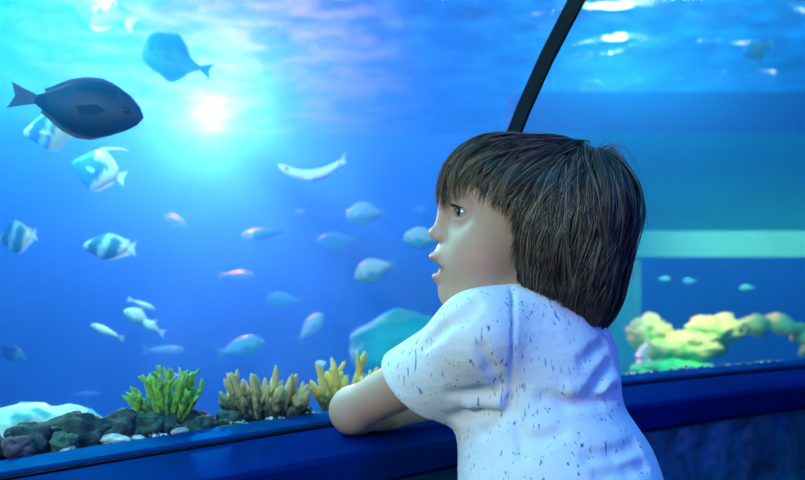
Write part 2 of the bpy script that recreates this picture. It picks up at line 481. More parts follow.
# eyes
def uv_ball(name, c, r, cols, mat, parent, fwd=Vector((-1, 0, 0)), nu=32, nv=24):
    q = fwd.to_track_quat('Z', 'Y'); Vv = []; Fc = []; cc = []
    for i in range(nv + 1):
        th = PI * i / nv
        for j in range(nu):
            ph = 2 * PI * j / nu
            p = Vector((math.sin(th) * math.cos(ph), math.sin(th) * math.sin(ph), math.cos(th)))
            rr = r * (1.0 + (.07 * max(0, 1 - (th / .62) ** 2) if th < .62 else 0))
            Vv.append(Vector(c) + (q @ p) * rr)
            cc.append(cols(th))
    for i in range(nv):
        for j in range(nu):
            Fc.append((i * nu + j, (i + 1) * nu + j, (i + 1) * nu + (j + 1) % nu, i * nu + (j + 1) % nu))
    o = mesh_obj(name, Vv, Fc, mat, parent)
    a = o.data.color_attributes.new('tint', 'FLOAT_COLOR', 'POINT')
    a.data.foreach_set('color', np.array([c4(x_) for x_ in cc], np.float32).ravel())
    return o
t = NT('eyeball')
va = t.n('Attribute', attribute_name='tint')
M_eye = t.surf(t.n('BsdfPrincipled', {'Base Color': va.outputs['Color'], 'Roughness': .08, 'Coat Weight': 1.0}).outputs[0])
def ecol(th):
    return (.004, .003, .004) if th < .26 else ((.035, .02, .014) if th < .58 else (.42, .44, .45))
M_lash = simple('dark_lash', (.012, .008, .006), .5)
def tube_mesh(lines, ns=3):                       # lines: list of (points, radii)
    Vs = []; Qs = []; off = 0
    for P, rr in lines:
        P = np.asarray(P, float); n = len(P)
        T = np.gradient(P, axis=0); T /= np.linalg.norm(T, axis=1)[:, None] + 1e-9
        ref = np.array([.3, 1, .2]) if abs(T[:, 1]).mean() < .8 else np.array([1, 0, .2])
        A_ = np.cross(T, ref); A_ /= np.linalg.norm(A_, axis=1)[:, None] + 1e-9
        B_ = np.cross(T, A_)
        an = np.arange(ns) * 2 * PI / ns
        ring = P[:, None, :] + (A_[:, None, :] * np.cos(an)[None, :, None] + B_[:, None, :] * np.sin(an)[None, :, None]) * np.asarray(rr)[:, None, None]
        Vs.append(ring.reshape(-1, 3))
        i, j = np.meshgrid(np.arange(n - 1), np.arange(ns), indexing='ij'); i = i.ravel(); j = j.ravel()
        Qs.append(np.stack([i * ns + j, i * ns + (j + 1) % ns, (i + 1) * ns + (j + 1) % ns, (i + 1) * ns + j], -1) + off)
        off += n * ns
    return np.concatenate(Vs), np.concatenate(Qs)
for s_ in (-1, 1):
    ec = H(463.2, 213.2, 22 * s_)
    uv_ball('eye', ec, 8.0 * u1, ecol, M_eye, boy, Vector((-1, .42 * s_, .04)).normalized())
    lines = []
    for q in range(26):
        f_ = q / 25
        a = .55 * s_ + (f_ - .5) * 2.2                        # around the lid edge
        p0 = ec + Vector((-9.0 * u1 * math.cos(a * .75) * .98, (6.5 * math.sin(a * .8) - 1 * 0) * u1, (5.4 - .9 * (a - .5 * s_) ** 2) * u1))
        p1 = p0 + Vector((-3.2, 1.2 * math.sin(a), .6)) * u1; p2 = p1 + Vector((-2.4, 1.2 * math.sin(a), 2.2)) * u1
        lines.append(([p0, p1, p2], [0.00050, .0004, .0001]))
    Vl, Ql = tube_mesh(lines)
    np_mesh_obj('eyelashes', Vl, Ql, M_lash, boy)
    lines = []
    for q in range(60):
        f_ = rnd.random()
        p0 = H(450 + 14 * f_, 200.5 - 3.5 * math.sin(f_ * 2.6) + rnd.uniform(-1, 1), (12 + 17 * f_) * s_)
        Pn = np.array([p0]); p0 = Vector(p0)
        # drop onto the skin along y
        ys = np.linspace(-.02, .02, 41)
        xs = np.array([[p0.x, p0.y + y_, p0.z] for y_ in ys]); val = bg_.sample(xs)
        k_ = int(np.argmin(np.abs(val))); p0 = Vector(xs[k_]) 
        lines.append(([p0, p0 + Vector((.0012, .0006 * s_, .0009)), p0 + Vector((.003, .0016 * s_, .0008))], [.0003, .00025, .0001]))
    Vl, Ql = tube_mesh(lines)
    np_mesh_obj('eyebrow', Vl, Ql, M_lash, boy)

# shirt
def sculpt_shirt():
    h = .0022
    g = Grid(axis([(-.03, .32, h)]), axis([(.80, 1.18, h)]), axis([(CZ - .45, CZ - .02, .0022)]))
    ax = (elL - shL).normalized()
    e1 = shL + ax * .106
    g.cap(shL, e1 + ax * .03 + Vector((0, 0, -.006)), .045, .044, .022); g.cap(shL + ax * .04 + Vector((.01, 0, -.02)), e1 + Vector((.006, 0, -.016)), .036, .040, .02)
    axr = (elR - shR).normalized(); e2 = shR + axr * .11
    g.cap(shR, e2 + axr * .03, .035, .036, .02)
    g.plane(e1, ax + Vector((-.0, 0, -.42)), .085); g.plane(e2, axr, .07)
    o = .012
    g.ell(chest - Up * .015 + Vector((-.008, 0, 0)), (.086, .074, .090), .04, B=TB); g.ell(belly + Vector((-.004, 0, -.01)), (.118, .104, .10), .05, B=TB)
    g.ell(pelvis + Vector((0, 0, .0)), (.135, .118, .11), .05, B=TB)
    g.cap(shL + Vector((.0, 0, .010)), neck0 + Vector((-.02, -.03, .012)), .043, .043, .03); g.cap(shR, neck0, .034, .040, .03)
    # upper back
    g.ell(chest - Fv * .02 + Vector((.002, 0, .025)), (.074, .055, .066), .03, B=TB)
    # folds
    def fold(pts, r, depth, k=.012):              # raised soft roll
        for a, b in zip(pts[:-1], pts[1:]): g.cap(a, b, r, r, k)
    def groove(pts, r, k=.010):
        for a, b in zip(pts[:-1], pts[1:]): g.cap(a, b, r, r, k, 'sub')
    g0 = Grid(g.x, g.y, g.z); g0.f = g.f.copy()
    def surf(px, py, off=0):                      # point on the shirt in direction (px, py)
        Ys = np.linspace(.85, 1.1, 200); P = np.array([pv(px, py, y) for y in Ys])
        vv = g0.sample(P); i_ = np.argmax(vv < 0)
        p = Vector(P[i_]); return p + Vector((0, -off, 0))
    def gl(pl, r, off, sub=True, k=.010):
        pts = [surf(*q, off) for q in pl]
        (groove if sub else fold)(pts, r, k) if sub else fold(pts, r, 0, k)
    # folds that radiate from the armpit
    gl([(500, 413), (478, 410), (455, 418)], .006, .0035); gl([(505, 402), (480, 392), (450, 395)], .004, .0030)
    gl([(492, 424), (484, 432)], .004, .003); gl([(512, 410), (520, 432), (522, 455)], .004, .003)
    gl([(508, 396), (492, 370), (482, 350)], .004, .0032); gl([(505, 392), (498, 402), (470, 404)], .004, -.001, False)
    gl([(462, 316), (440, 330), (425, 345)], .004, .0032); gl([(475, 305), (462, 318)], .004, .0032)
    # folds across the back
    gl([(618, 390), (600, 398), (565, 402), (545, 398)], .006, .0048); gl([(615, 380), (600, 386), (570, 390)], .005, -.0025, False)
    gl([(636, 444), (615, 452), (590, 455)], .006, .005); gl([(610, 364), (600, 382), (590, 392)], .005, .004)
    gl([(604, 345), (596, 352), (585, 362)], .005, .004); gl([(560, 432), (540, 440), (525, 438)], .005, .0042)
    gl([(645, 464), (630, 470), (600, 474)], .005, .004)
    gl([(575, 300), (592, 318), (606, 330)], .004, .0035)
    # sleeve seam (armhole)
    gl([(512, 287), (514, 310), (514, 335), (513, 360), (512, 385), (510, 402)], .0020, .0019, k=.004)
    # cut sleeve mouths, hollow them
    g.cap(e1 + ax * .004, e1 + ax * .05, .0345, .040, .004, 'sub')
    g.cap(e2 - axr * .022, e2 + axr * .05, .034, .036, .004, 'sub')
    # neck opening
    g.cap(neck0 + Vector((-.002, .002, .012)), neck1, .043, .050, .006, 'sub')
    # hem
    g.plane(pelvis + Vector((0, 0, -.055)), (0, 0, -1), .25)
    g.ell(pelvis + Vector((0, 0, -.055)), (.108, .092, .03), .004, 'sub', B=TB)
    return g, e1, ax
sg, e1, axL = sculpt_shirt()
V, Q = sg.mesh(); V = smooth_mesh(V, Q, 8, .55)
t = NT('white_flecked_jersey')
v = t.coord('Object', (300, 300, 62), (0, math.radians(-24), 0))
n1 = t.n('TexNoise', {'Vector': v, 'Scale': 1.0, 'Detail': 1.0, 'Roughness': .4}).outputs['Fac']
n2 = t.noise(t.coord('Object'), 42, 1)
thr = t.n('Math', {0: n1, 1: t.n('MapRange', {'Value': n2, 'From Min': .35, 'From Max': .65, 'To Min': -.07, 'To Max': .05}).outputs[0]}, operation='ADD').outputs[0]
colr = t.ramp(thr, [(.655, (.84, .86, .87)), (.71, (.42, .48, .60)), (.80, (.12, .16, .34))])
fine = t.noise(t.coord('Object'), 900, 2)
soft = t.noise(t.coord('Object', (1, 1, 1.6)), 26, 4, .55)
b1 = t.n('Bump', {'Height': soft, 'Strength': .35, 'Distance': .008})
b2 = t.n('Bump', {'Height': fine, 'Strength': .15, 'Distance': .001, 'Normal': b1.outputs[0]})
M_shirt = t.surf(t.n('BsdfPrincipled', {'Base Color': colr, 'Roughness': .85, 'Specular IOR Level': .2, 'Sheen Weight': .2, 'Normal': b2.outputs[0]}).outputs[0])
shirt = np_mesh_obj('t_shirt', V, Q, M_shirt, boy)
# shorts
g = Grid(axis([(.03, .36, .004)]), axis([(.80, 1.12, .004)]), axis([(CZ - .66, CZ - .30, .004)]))
g.ell(pelvis + Vector((0, 0, -.01)), (.101, .085, .07), .02, B=TB)
for h_, k_ in ((hipL, knL), (hipR, knR)):
    e_ = h_ + (k_ - h_) * .62
    g.cap(h_, e_ + (k_ - h_) * .1, .066, .060, .02)
for h_, k_ in ((hipL, knL), (hipR, knR)):
    e_ = h_ + (k_ - h_) * .62
    g.plane(e_, k_ - h_, .072); g.cap(e_ - (k_ - h_) * .1, e_ + (k_ - h_) * .2, .050, .054, .002, 'sub')
V, Q = g.mesh(); np_mesh_obj('shorts', smooth_mesh(V, Q, 4), Q, simple('navy_cotton', (.01, .018, .05), .85, nscale=200), boy)
for a in (anL, anR):
    g = Grid(axis([(a.x - .12, a.x + .12, .004)]), axis([(a.y - .1, a.y + .16, .004)]), axis([(-.01, .12, .004)]))
    g.cap((a.x, a.y, .037), Vector((a.x, a.y, .034)) + Fv * .085, .033, .030, .02); g.cap((a.x, a.y, .04), (a.x, a.y, .075), .034, .034, .01)
    g.plane((a.x, a.y, .006), (0, 0, -1), .3); g.cap((a.x, a.y, .07), (a.x, a.y, .12), .028, .03, .003, 'sub')
    V, Q = g.mesh(); np_mesh_obj('shoe', smooth_mesh(V, Q, 4), Q, simple('white_canvas', (.5, .52, .55), .7, nscale=80), boy)
# ------------------------------------------------------------------ hair
hg = Grid(axis([(.02, .31, .003)]), axis([(.88, 1.12, .003)]), axis([(CZ - .13, CZ + .15, .003)]))
hg.ell(H(536, 212), (92 * u1, 73 * u1, 76 * u1), .02)
hg.ell(H(487, 186), (44 * u1, 56 * u1, 46 * u1), .03)
hg.ell(H(587, 208), (51 * u1, 66 * u1, 54 * u1), .03)
hg.ell(H(583, 270), (42 * u1, 50 * u1, 66 * u1), .03)
hg.ell(H(555, 255), (54 * u1, 64 * u1, 60 * u1), .03)
gr_ = np.gradient(hg.f, hg.x, hg.y, hg.z)
gG = []
for q in range(3):
    gq = Grid(hg.x, hg.y, hg.z); gq.f = gr_[q].astype(np.float32); gG.append(gq)
def hnorm(P):
    N = np.stack([q.sample(P) for q in gG], -1); return N / (np.linalg.norm(N, axis=1)[:, None] + 1e-9)
def project(P, off, it=2):
    for _ in range(it):
        d = hg.sample(P) - off; P = P - hnorm(P) * d[:, None]
    return P
def PX(P): return 402.5 + P[:, 0] / u1, 250 - (P[:, 2] - CZ) / u1, (P[:, 1] - 1.0) / u1
Wc = np.array(H(598, 152, 4))
def grow(P0, off, seg, step, wob, seed, grav):
    rs_ = np.random.RandomState(seed)
    P = project(P0.copy(), off, 4); out = [P]
    n = len(P)
    bend = rs_.normal(0, wob, (n, 1)); ph = rs_.uniform(0, 6.28, n)
    vel = None
    for k in range(seg):
        r = P - Wc; rn = np.linalg.norm(r, axis=1)[:, None] + 1e-6
        px, py, dd = PX(P)
        g_ = np.clip((py - 150) / 60, .15, 1.6)[:, None] * grav
        D = r / rn * 1.0 + np.array([0, 0, -1.0]) * g_
        # behind the ear line the hair sweeps back and in toward the nape, in front it hangs to the brow
        back = np.clip((px - 545) / 60, 0, 1)[:, None]
        D = D + np.array([.35, 0, 0]) * back * np.clip((250 - py) / 60, 0, 1)[:, None] - np.array([.25, 0, 0]) * back * np.clip((py - 250) / 50, 0, 1)[:, None]
        fr = np.clip((505 - px) / 40, 0, 1)[:, None]
        D = D + np.array([.25, 0, -.6]) * fr * np.clip((py - 145) / 40, 0, 1)[:, None]
        N = hnorm(P)
        D = D - N * (D * N).sum(1)[:, None]
        D /= np.linalg.norm(D, axis=1)[:, None] + 1e-9
        S = np.cross(N, D)
        D = D + S * (bend + .10 * np.sin(k * .6 + ph)[:, None] * wob * 6)
        D /= np.linalg.norm(D, axis=1)[:, None] + 1e-9
        if vel is not None:
            D = vel * .45 + D * .55; D /= np.linalg.norm(D, axis=1)[:, None] + 1e-9
        vel = D
        P = P + D * step
        P = project(P, off, 1)
        out.append(P)
    return np.stack(out, 1)                        # n, seg+1, 3
def limit(px, dd):                                 # lower edge of the hair in head pixels
    near = np.abs(dd) > 18
    fringe = np.interp(px, [438, 446, 455, 468, 480, 490, 498, 504, 509, 514], [200, 197, 184, 188, 194, 198, 203, 216, 250, 288])
    low = np.interp(px, [508, 514, 560, 590, 612, 640], [286, 292, 306, 330, 341, 315])
    return np.where(px < 513, fringe, low)
rs_ = np.random.RandomState(11)
# roots all over the scalp, kept where hair grows
def roots(n):
    out = []
    while sum(len(o_) for o_ in out) < n:
        D = rs_.normal(size=(n, 3)); D /= np.linalg.norm(D, axis=1)[:, None]
        P = np.array(H(545, 212)) + D * .05; P = project(P, 0, 10)
        px, py, dd = PX(P)
        ok = (py < limit(px, dd) - 12) & (hg.sample(P) < .004) & ~((px < 470) & (py > 178)) & (py < 285)
        out.append(P[ok])
    return np.concatenate(out)[:n]
NC, NS, SEG = 1500, 9, 30
R0 = roots(NC)
offc = rs_.uniform(-.007, .0022, NC)
G0 = grow(R0, offc, SEG, .0065, .21, 5, 1.0)
lines = []
for i in range(NC):
    g_ = G0[i]; px, py, dd = PX(g_)
    lim = limit(px, dd) + rs_.uniform(-10, 9)
    over = np.argmax(py > lim) if (py > lim).any() else SEG
    over = min(max(over, 4), SEG)
    if rs_.rand() < .25: over = max(5, int(over * rs_.uniform(.6, 1)))
    N = hnorm(g_); T = np.gradient(g_, axis=0); T /= np.linalg.norm(T, axis=1)[:, None] + 1e-9
    S = np.cross(N, T); wdt = rs_.uniform(.0025, .0055)
    for q in range(NS):
        a = rs_.uniform(-1, 1); b_ = rs_.uniform(-.5, .35)
        n_ = max(4, over + rs_.randint(-2, 2)); n_ = min(n_, SEG)
        s_ = np.linspace(0, 1, n_ + 1)
        cl = (1 - .72 * s_ ** 1.6)[:, None] * wdt
        fz = rs_.normal(0, .0007) * s_[:, None] ** 2
        P = g_[:n_ + 1] + S[:n_ + 1] * (a * cl + fz) + N[:n_ + 1] * (b_ * cl * .7 + abs(fz) * .5)
        w_ = rs_.uniform(.00032, .00055) * (1 - s_ ** 3 * .85); w_[0] *= .6
        lines.append((P, w_))
# stray hairs and the cowlick
for q in range(150):
    i = rs_.randint(NC); g_ = G0[i]; px, py, dd = PX(g_)
    lim = limit(px, dd); over = np.argmax(py > lim) if (py > lim).any() else SEG
    n_ = min(max(over, 6), SEG); s_ = np.linspace(0, 1, n_ + 1); N = hnorm(g_)[:n_ + 1]
    P = g_[:n_ + 1] + N * (np.sin(s_ * rs_.uniform(1.5, 3.0))[:, None] * rs_.uniform(.002, .006) + .001)
    lines.append((P, .00022 * (1 - s_ * .7)))
for q in range(110):                               # curls that rise at the crown and fall back over
    c0 = np.array(H(593 + rs_.uniform(-3, 6), 156 + rs_.uniform(-2, 6), rs_.uniform(-26, 26)))
    ln = rs_.uniform(.6, 1.15); s_ = np.linspace(0, 1, 16)[:, None]
    up = rs_.uniform(8, 22) * u1
    P = c0 + s_ * np.array([rs_.uniform(36, 47) * u1 * ln, rs_.uniform(-8, 8) * u1, 0]) + np.array([0, 0, 1]) * (np.sin(s_ * PI * .8) * up - s_ ** 2.2 * rs_.uniform(55, 85) * u1 * ln)
    lines.append((P, (.00034 * (1 - s_[:, 0] ** 2 * .7))))
V, Q = tube_mesh(lines)
t = NT('brown_hair')
v = t.coord('Object')
hn = t.n('Math', {0: t.n('Math', {0: t.n('NewGeometry').outputs['Random Per Island'], 1: .55}, operation='MULTIPLY').outputs[0], 1: t.n('Math', {0: t.noise(v, 60, 2), 1: .5}, operation='MULTIPLY').outputs[0]}, operation='ADD').outputs[0]
hc = t.ramp(hn, [(.22, (.014, .009, .007)), (.52, (.085, .058, .040)), (.78, (.30, .23, .155))])
M_hair = t.surf(t.n('BsdfPrincipled', {'Base Color': hc, 'Roughness': .36, 'Specular IOR Level': .55, 'Sheen Weight': .0}).outputs[0])
hair = np_mesh_obj('hair', V, Q, M_hair, boy)
# scalp layer under the strands
cg = Grid(hg.x, hg.y, hg.z); cg.f = hg.f + .0065
Xp = (402.5 + hg.x / u1)[:, None, None]; Zp = (250 - (hg.z - CZ) / u1)[None, None, :]
Lm = limit(Xp[:, 0, 0], np.zeros(len(hg.x)) + 50)
Lm = np.where(Xp[:, 0, 0] < 500, np.minimum(Lm, 172), Lm)[:, None, None] - 14
cut = (Zp - Lm) * u1 * .7
cg.f = np.maximum(cg.f, (cut + 0 * cg.f).astype(np.float32))
V, Q = cg.mesh(); V = smooth_mesh(V, Q, 4)
np_mesh_obj('hair_base', V, Q, M_hair, hair)
# ------------------------------------------------------------------ reef shelf, gravel, rocks, corals
M_shelf = simple('dark_reef_stone', (.02, .055, .06), .9, nscale=14, namt=.6, bump=.8, bscale=30)
V = []; Fc = []
fr_s = [f for f in path_frames(2) if -1.6 < f[0] < 3.0]
NP = 12
for fr in fr_s:
    wd = float(np.interp(fr[0], [-.5, -.32, -.15, .3], [.16, .13, .075, .075]))
    prof = [(-.031, TF + .0), (-.031, L + .003), (-.05, L + .004)] + [(-.05 - (wd - .05) * k / 4, L + .004 - .003 * k) for k in range(1, 5)]
    for k in range(1, 5): prof.append((-wd - .09 * k, L - .02 - .075 * k))
    prof.append((-wd - .45, TF))
    NP = len(prof)
    for k, (s_, z_) in enumerate(prof):
        p = Vector(on(fr, s_, z_))
        if 3 <= k < NP - 1: p += Vector((0, 0, 1)) * noise.noise(p * 22) * .009
        V.append(p)
for i in range(len(fr_s) - 1):
    for j in range(NP):
        k = (j + 1) % NP; Fc.append((i * NP + j, (i + 1) * NP + j, (i + 1) * NP + k, i * NP + k))
Fc.append(tuple(range(NP))); Fc.append(tuple(range((len(fr_s) - 1) * NP, len(fr_s) * NP))[::-1])
shelf = mesh_obj('floor_reef_shelf', V, Fc, M_shelf); tag(shelf, kind='structure')
bm = bmesh.new(); bm.from_mesh(shelf.data); bmesh.ops.recalc_face_normals(bm, faces=bm.faces); bm.to_mesh(shelf.data); bm.free()
bpy.context.view_layer.update()
def shelf_z(x, y):
    hit, p, n_, k_ = shelf.ray_cast(Vector((x, y, CZ + 1)), Vector((0, 0, -1)))
    return p.z if hit else TF
def at_shelf(px, back):                            # a spot on the shelf in direction px, so far behind the glass
    best = None
    for f in path_frames(1):
        x = f[0] - f[2] * (.031 + back); y = f[1] - f[3] * (.031 + back)
        e_ = abs(x / y - (px - 402.5) / F) if y > .2 else 9
        if best is None or e_ < best[0]: best = (e_, x, y)
    return best[1], best[2], shelf_z(best[1], best[2])

def ico(sub):
    bm = bmesh.new(); bmesh.ops.create_icosphere(bm, subdivisions=sub, radius=1)
    V = [v.co.copy() for v in bm.verts]; Fc = [tuple(v.index for v in f.verts) for f in bm.faces]; bm.free(); return V, Fc
IV3, IF3 = ico(4); IV1, IF1 = ico(1)
# gravel: nobody could count it
t = NT('gravel')
rd = t.n('ObjectInfo'); ge = t.n('NewGeometry')
M_grav = t.surf(t.n('BsdfPrincipled', {'Base Color': t.ramp(ge.outputs['Random Per Island'], [(0, (.03, .05, .05)), (.45, (.10, .13, .11)), (.62, (.4, .42, .36)), (.75, (.9, .9, .82))], 'CONSTANT'), 'Roughness': .7}).outputs[0])
V = []; Fc = []
for q in range(2600):
    x = rnd.uniform(-.62, .75); f = frame_at(x) if q % 40 == 0 else None
    fr = FRS[int((x + 2.3) * 50) % len(FRS)] if False else min(fr_s, key=lambda f: abs(f[0] - x))
    s_ = -.034 - abs(rnd.gauss(0, .028))
    px_, py_, _ = on(fr, s_, 0); px_ += rnd.uniform(-.01, .01)
    z_ = shelf_z(px_, py_)
    if z_ < L - .1: continue
    r = rnd.uniform(.0014, .0034); sc_ = Vector((rnd.uniform(.8, 1.5), rnd.uniform(.8, 1.3), rnd.uniform(.6, 1)))
    rt = Matrix.Rotation(rnd.uniform(0, 6), 3, 'Z')
    b0 = len(V)
    for v in IV1: V.append(rt @ Vector((v.x * r * sc_.x, v.y * r * sc_.y, v.z * r * sc_.z)) + Vector((px_, py_, z_ + r * .4)))
    Fc += [tuple(b0 + k for k in f_) for f_ in IF1]
tag(mesh_obj('gravel', V, Fc, M_grav), 'loose pale and dark gravel strewn behind the foot of the glass', 'gravel', kind='stuff')

def rock(px, back, r, label, mat, sx=1.3, sy=1., sz=.75, seed=0, amp=.35, group=None, name='rock'):
    x, y, z = at_shelf(px, back)
    V = []
    for v in IV3:
        d = 1 + amp * noise.fractal(v * 1.5 + Vector((seed * 3.7, 1, 2)), .9, 2.1, 4) + .10 * noise.noise(v * 7 + Vector((seed, 0, 0)))
        V.append(Vector((v.x * r * sx * d, v.y * r * sy * d, v.z * r * sz * d)))
    o = mesh_obj(name, V, IF3, mat); o.location = (x, y, z + r * sz * .45); o.rotation_euler = (0, 0, seed * 1.3)
    return tag(o, label, 'rock', group)
M_rk = []
for k, (a, b) in enumerate([((.015, .03, .03), (.06, .12, .09)), ((.02, .06, .045), (.07, .20, .13)), ((.04, .035, .05), (.14, .10, .12))]):
    t = NT('reef_rock')
    v = t.coord(); n_ = t.noise(v, 60, 5, .7)
    M_rk.append(t.surf(t.n('BsdfPrincipled', {'Base Color': t.ramp(n_, [(.35, a), (.62, b), (.75, (.45, .45, .36))]), 'Roughness': .85, 'Normal': t.bump(n_, .9, .006)}).outputs[0]))
M_pale = simple('pale_stone', (.55, .62, .55), .8, nscale=60, namt=.3, bump=.5)
rocks = [
 (-14, .030, .024, 'dark rock at the very left edge of the tank bed', 0), (12, .020, .019, 'small brownish rock beside the pale dome coral, near the left edge', 2),
 (36, .045, .026, 'dark knobbly rock in front of the pale dome coral', 0), (60, .025, .016, 'low greenish rock by the glass below the pale dome coral', 1),
 (80, .055, .031, 'largest dark rock, right of the pale dome coral', 0), (113, .050, .026, 'dark rock just left of the green branching coral', 0),
 (105, .016, .011, 'small pale green stone against the glass in front of the dark rocks', 3), (139, .040, .022, 'green mossy rock under the left branches of the green coral', 1),
 (166, .048, .024, 'dark rock under the middle of the green branching coral', 0), (186, .050, .023, 'dark rock with white specks right of the green coral', 2),
 (205, .028, .020, 'long mossy green rock between the two standing corals', 1), (222, .042, .017, 'dark rock left of the tan finger coral', 0),
 (176, .014, .008, 'flat white stone against the glass below the green coral', 3), (140, .012, .006, 'thin white stone by the glass left of the flat white one', 3),
 (300, .030, .011, 'small dark rock at the right foot of the tan finger coral', 0), (60, .012, .008, 'pale stone at the glass near the left end of the bed', 3)]
for k, (px, bk, r, lab, m) in enumerate(rocks):
    rock(px, bk, r, lab, (M_rk + [M_pale])[m], seed=k + 1, sx=1.9 if m == 3 else 1.25, sz=.6 if m == 3 else .8, amp=.2 if m == 3 else .38, name='stone' if m == 3 else 'rock')

def knob_tube(P, R_, ns=10, seed=0, bump=.25):
    V = []; n = len(P)
    for i, p in enumerate(P):
        T = (Vector(P[min(i + 1, n - 1)]) - Vector(P[max(i - 1, 0)])).normalized()
        q = T.to_track_quat('Z', 'Y')
        for j in range(ns):
            a = 2 * PI * j / ns
            d = 1 + bump * noise.noise(Vector((math.cos(a) * 1.6, math.sin(a) * 1.6, i * .9 + seed * 5.1)))
            V.append(Vector(p) + q @ Vector((math.cos(a), math.sin(a), 0)) * R_[i] * d)
    Fc = [(i * ns + j, i * ns + (j + 1) % ns, (i + 1) * ns + (j + 1) % ns, (i + 1) * ns + j) for i in range(n - 1) for j in range(ns)]
    Fc.append(tuple(range(ns))[::-1]); Fc.append(tuple(range((n - 1) * ns, n * ns)))
    return V, Fc
class MB:
    def __init__(s): s.V = []; s.F = []
    def add(s, V, Fc): b = len(s.V); s.V += V; s.F += [tuple(b + k for k in f) for f in Fc]
def finger(mb, base, dirv, ln, r, seed, n=9, tip=.6, curl=.15, bump=.25):
    d = Vector(dirv).normalized(); P = []; Rr = []
    side_ = d.orthogonal().normalized()
    for i in range(n + 1):
        s_ = i / n
        P.append(Vector(base) + d * ln * s_ + (side_ * math.sin(s_ * 2 + seed) + Vector((0, 0, .5)) * s_) * curl * ln * s_)
        Rr.append(r * (1 - (1 - tip) * s_) * (1 if s_ < .86 else math.sqrt(max(.02, 1 - ((s_ - .86) / .15) ** 2))))
    mb.add(*knob_tube(P, Rr, 10, seed, bump))
    return P
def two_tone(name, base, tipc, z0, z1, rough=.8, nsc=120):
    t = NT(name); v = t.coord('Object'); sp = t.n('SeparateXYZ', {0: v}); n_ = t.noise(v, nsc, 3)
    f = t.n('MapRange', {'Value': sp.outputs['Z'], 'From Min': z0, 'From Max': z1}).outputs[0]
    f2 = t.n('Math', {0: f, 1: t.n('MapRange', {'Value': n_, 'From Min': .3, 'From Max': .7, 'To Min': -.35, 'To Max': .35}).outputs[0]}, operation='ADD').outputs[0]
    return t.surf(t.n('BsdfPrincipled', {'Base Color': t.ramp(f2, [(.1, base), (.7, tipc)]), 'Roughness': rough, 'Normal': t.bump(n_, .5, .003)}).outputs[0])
# green branching coral
x, y, z = at_shelf(161, .045)
root = empty('branching_coral', (x, y, z + .008)); tag(root, 'bright green branching coral standing on dark rocks left of centre', 'coral')
M_gc = two_tone('green_coral', (.01, .10, .03), (.32, .62, .08), -.01, .06)  # green darkens toward the base, depth shading put into the colour
rg = random.Random(5); k = 0
for a in np.linspace(-1.35, .65, 21):
    for yy in (-.35, .25):
        aa = a + rg.uniform(-.1, .1); mb = MB()
        ln = (.040 + .032 * math.cos(aa * 1.3)) * rg.uniform(.75, 1.05); r = rg.uniform(.0034, .0046)
        P = finger(mb, (.012 * math.sin(aa) + rg.uniform(-.006, .006), yy * .02, 0), (math.sin(aa), yy * rg.uniform(.3, 1), math.cos(aa) * .9 + .12), ln, r, k, tip=.55, curl=.08, bump=.5)
        for q in range(7):
            i_ = rg.randint(3, 8); d_ = (P[i_] - P[i_ - 1]).normalized(); s2 = Vector((rg.uniform(-1, 1), rg.uniform(-1, 1), rg.uniform(0, .8)))
            finger(mb, P[i_], d_ * .7 + s2 * .8, ln * rg.uniform(.12, .24), r * .62, k * 9 + q, n=5, tip=.6, curl=.1, bump=.5)
        mesh_obj('branch', mb.V, mb.F, M_gc, root); k += 1
# tan finger corals
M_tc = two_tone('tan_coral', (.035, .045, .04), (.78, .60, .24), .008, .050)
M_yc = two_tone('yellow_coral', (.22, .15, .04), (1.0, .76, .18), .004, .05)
def finger_coral(px, back, w_, h_, mat, label, n, seed, lean=0):
    x, y, z = at_shelf(px, back); rg = random.Random(seed)
    root = empty('finger_coral', (x, y, z + .002)); tag(root, label, 'coral')
    for k in range(n):
        f_ = (k + .5) / n * 2 - 1
        mb = MB(); ln = h_ * (1 - .30 * f_ * f_) * rg.uniform(.65, 1.08)
        P = finger(mb, (f_ * w_ * .36, rg.uniform(-.014, .014), -.004), (f_ * .75 + lean + rg.uniform(-.12, .12), rg.uniform(-.35, .35), 1), ln, rg.uniform(.0055, .0080), k + seed, tip=.62, curl=.06, bump=.35)
        for q in range(2):
            i_ = rg.randint(3, 6)
            finger(mb, P[i_], (rg.uniform(-.7, .7), rg.uniform(-.6, .6), 1), ln * rg.uniform(.25, .42), .0042, k * 7 + q, n=6, tip=.6, curl=.08, bump=.3)
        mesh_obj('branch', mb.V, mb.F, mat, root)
finger_coral(270, .040, .100, .074, M_tc, 'tan finger coral with blunt upright fingers, left of the boy\'s elbow', 26, 3)
finger_coral(350, .045, .07, .084, M_yc, 'yellow finger coral half hidden behind the boy\'s elbow', 16, 8)

# pale dome coral at the left edge
def lump(name, loc, r, mat, label, cat, seed, amp=.2, fr_=1.6, zmin=None, group=None, sub=IV3, rot=0):
    V = []
    for v in IV3:
        d = 1 + amp * noise.fractal(v * fr_ + Vector((seed * 2.3, seed, 0)), .8, 2.1, 3)
        V.append(Vector((v.x * r[0] * d, v.y * r[1] * d, v.z * r[2] * d)))
    o = mesh_obj(name, V, IF3, mat); o.location = loc; o.rotation_euler = (0, 0, rot)
    return tag(o, label, cat, group)
M_dome = NT('pale_dome_coral'); v = M_dome.coord('Object'); n_ = M_dome.noise(v, 16, 3)
M_domem = M_dome.surf(M_dome.n('BsdfPrincipled', {'Base Color': M_dome.ramp(n_, [(.38, (.05, .45, .42)), (.48, (.65, .82, .62)), (.8, (.95, .95, .75))]), 'Roughness': .8, 'Normal': M_dome.bump(n_, .5, .02)}).outputs[0])
p = pv(46, 446, 1.42); zs_ = shelf_z(p.x, p.y)
lump('dome_coral', (p.x, p.y, max(zs_ + .03, p.z)), (.10, .07, .062), M_domem, 'large pale dome coral behind the rocks at the left edge', 'coral', 4, .22)
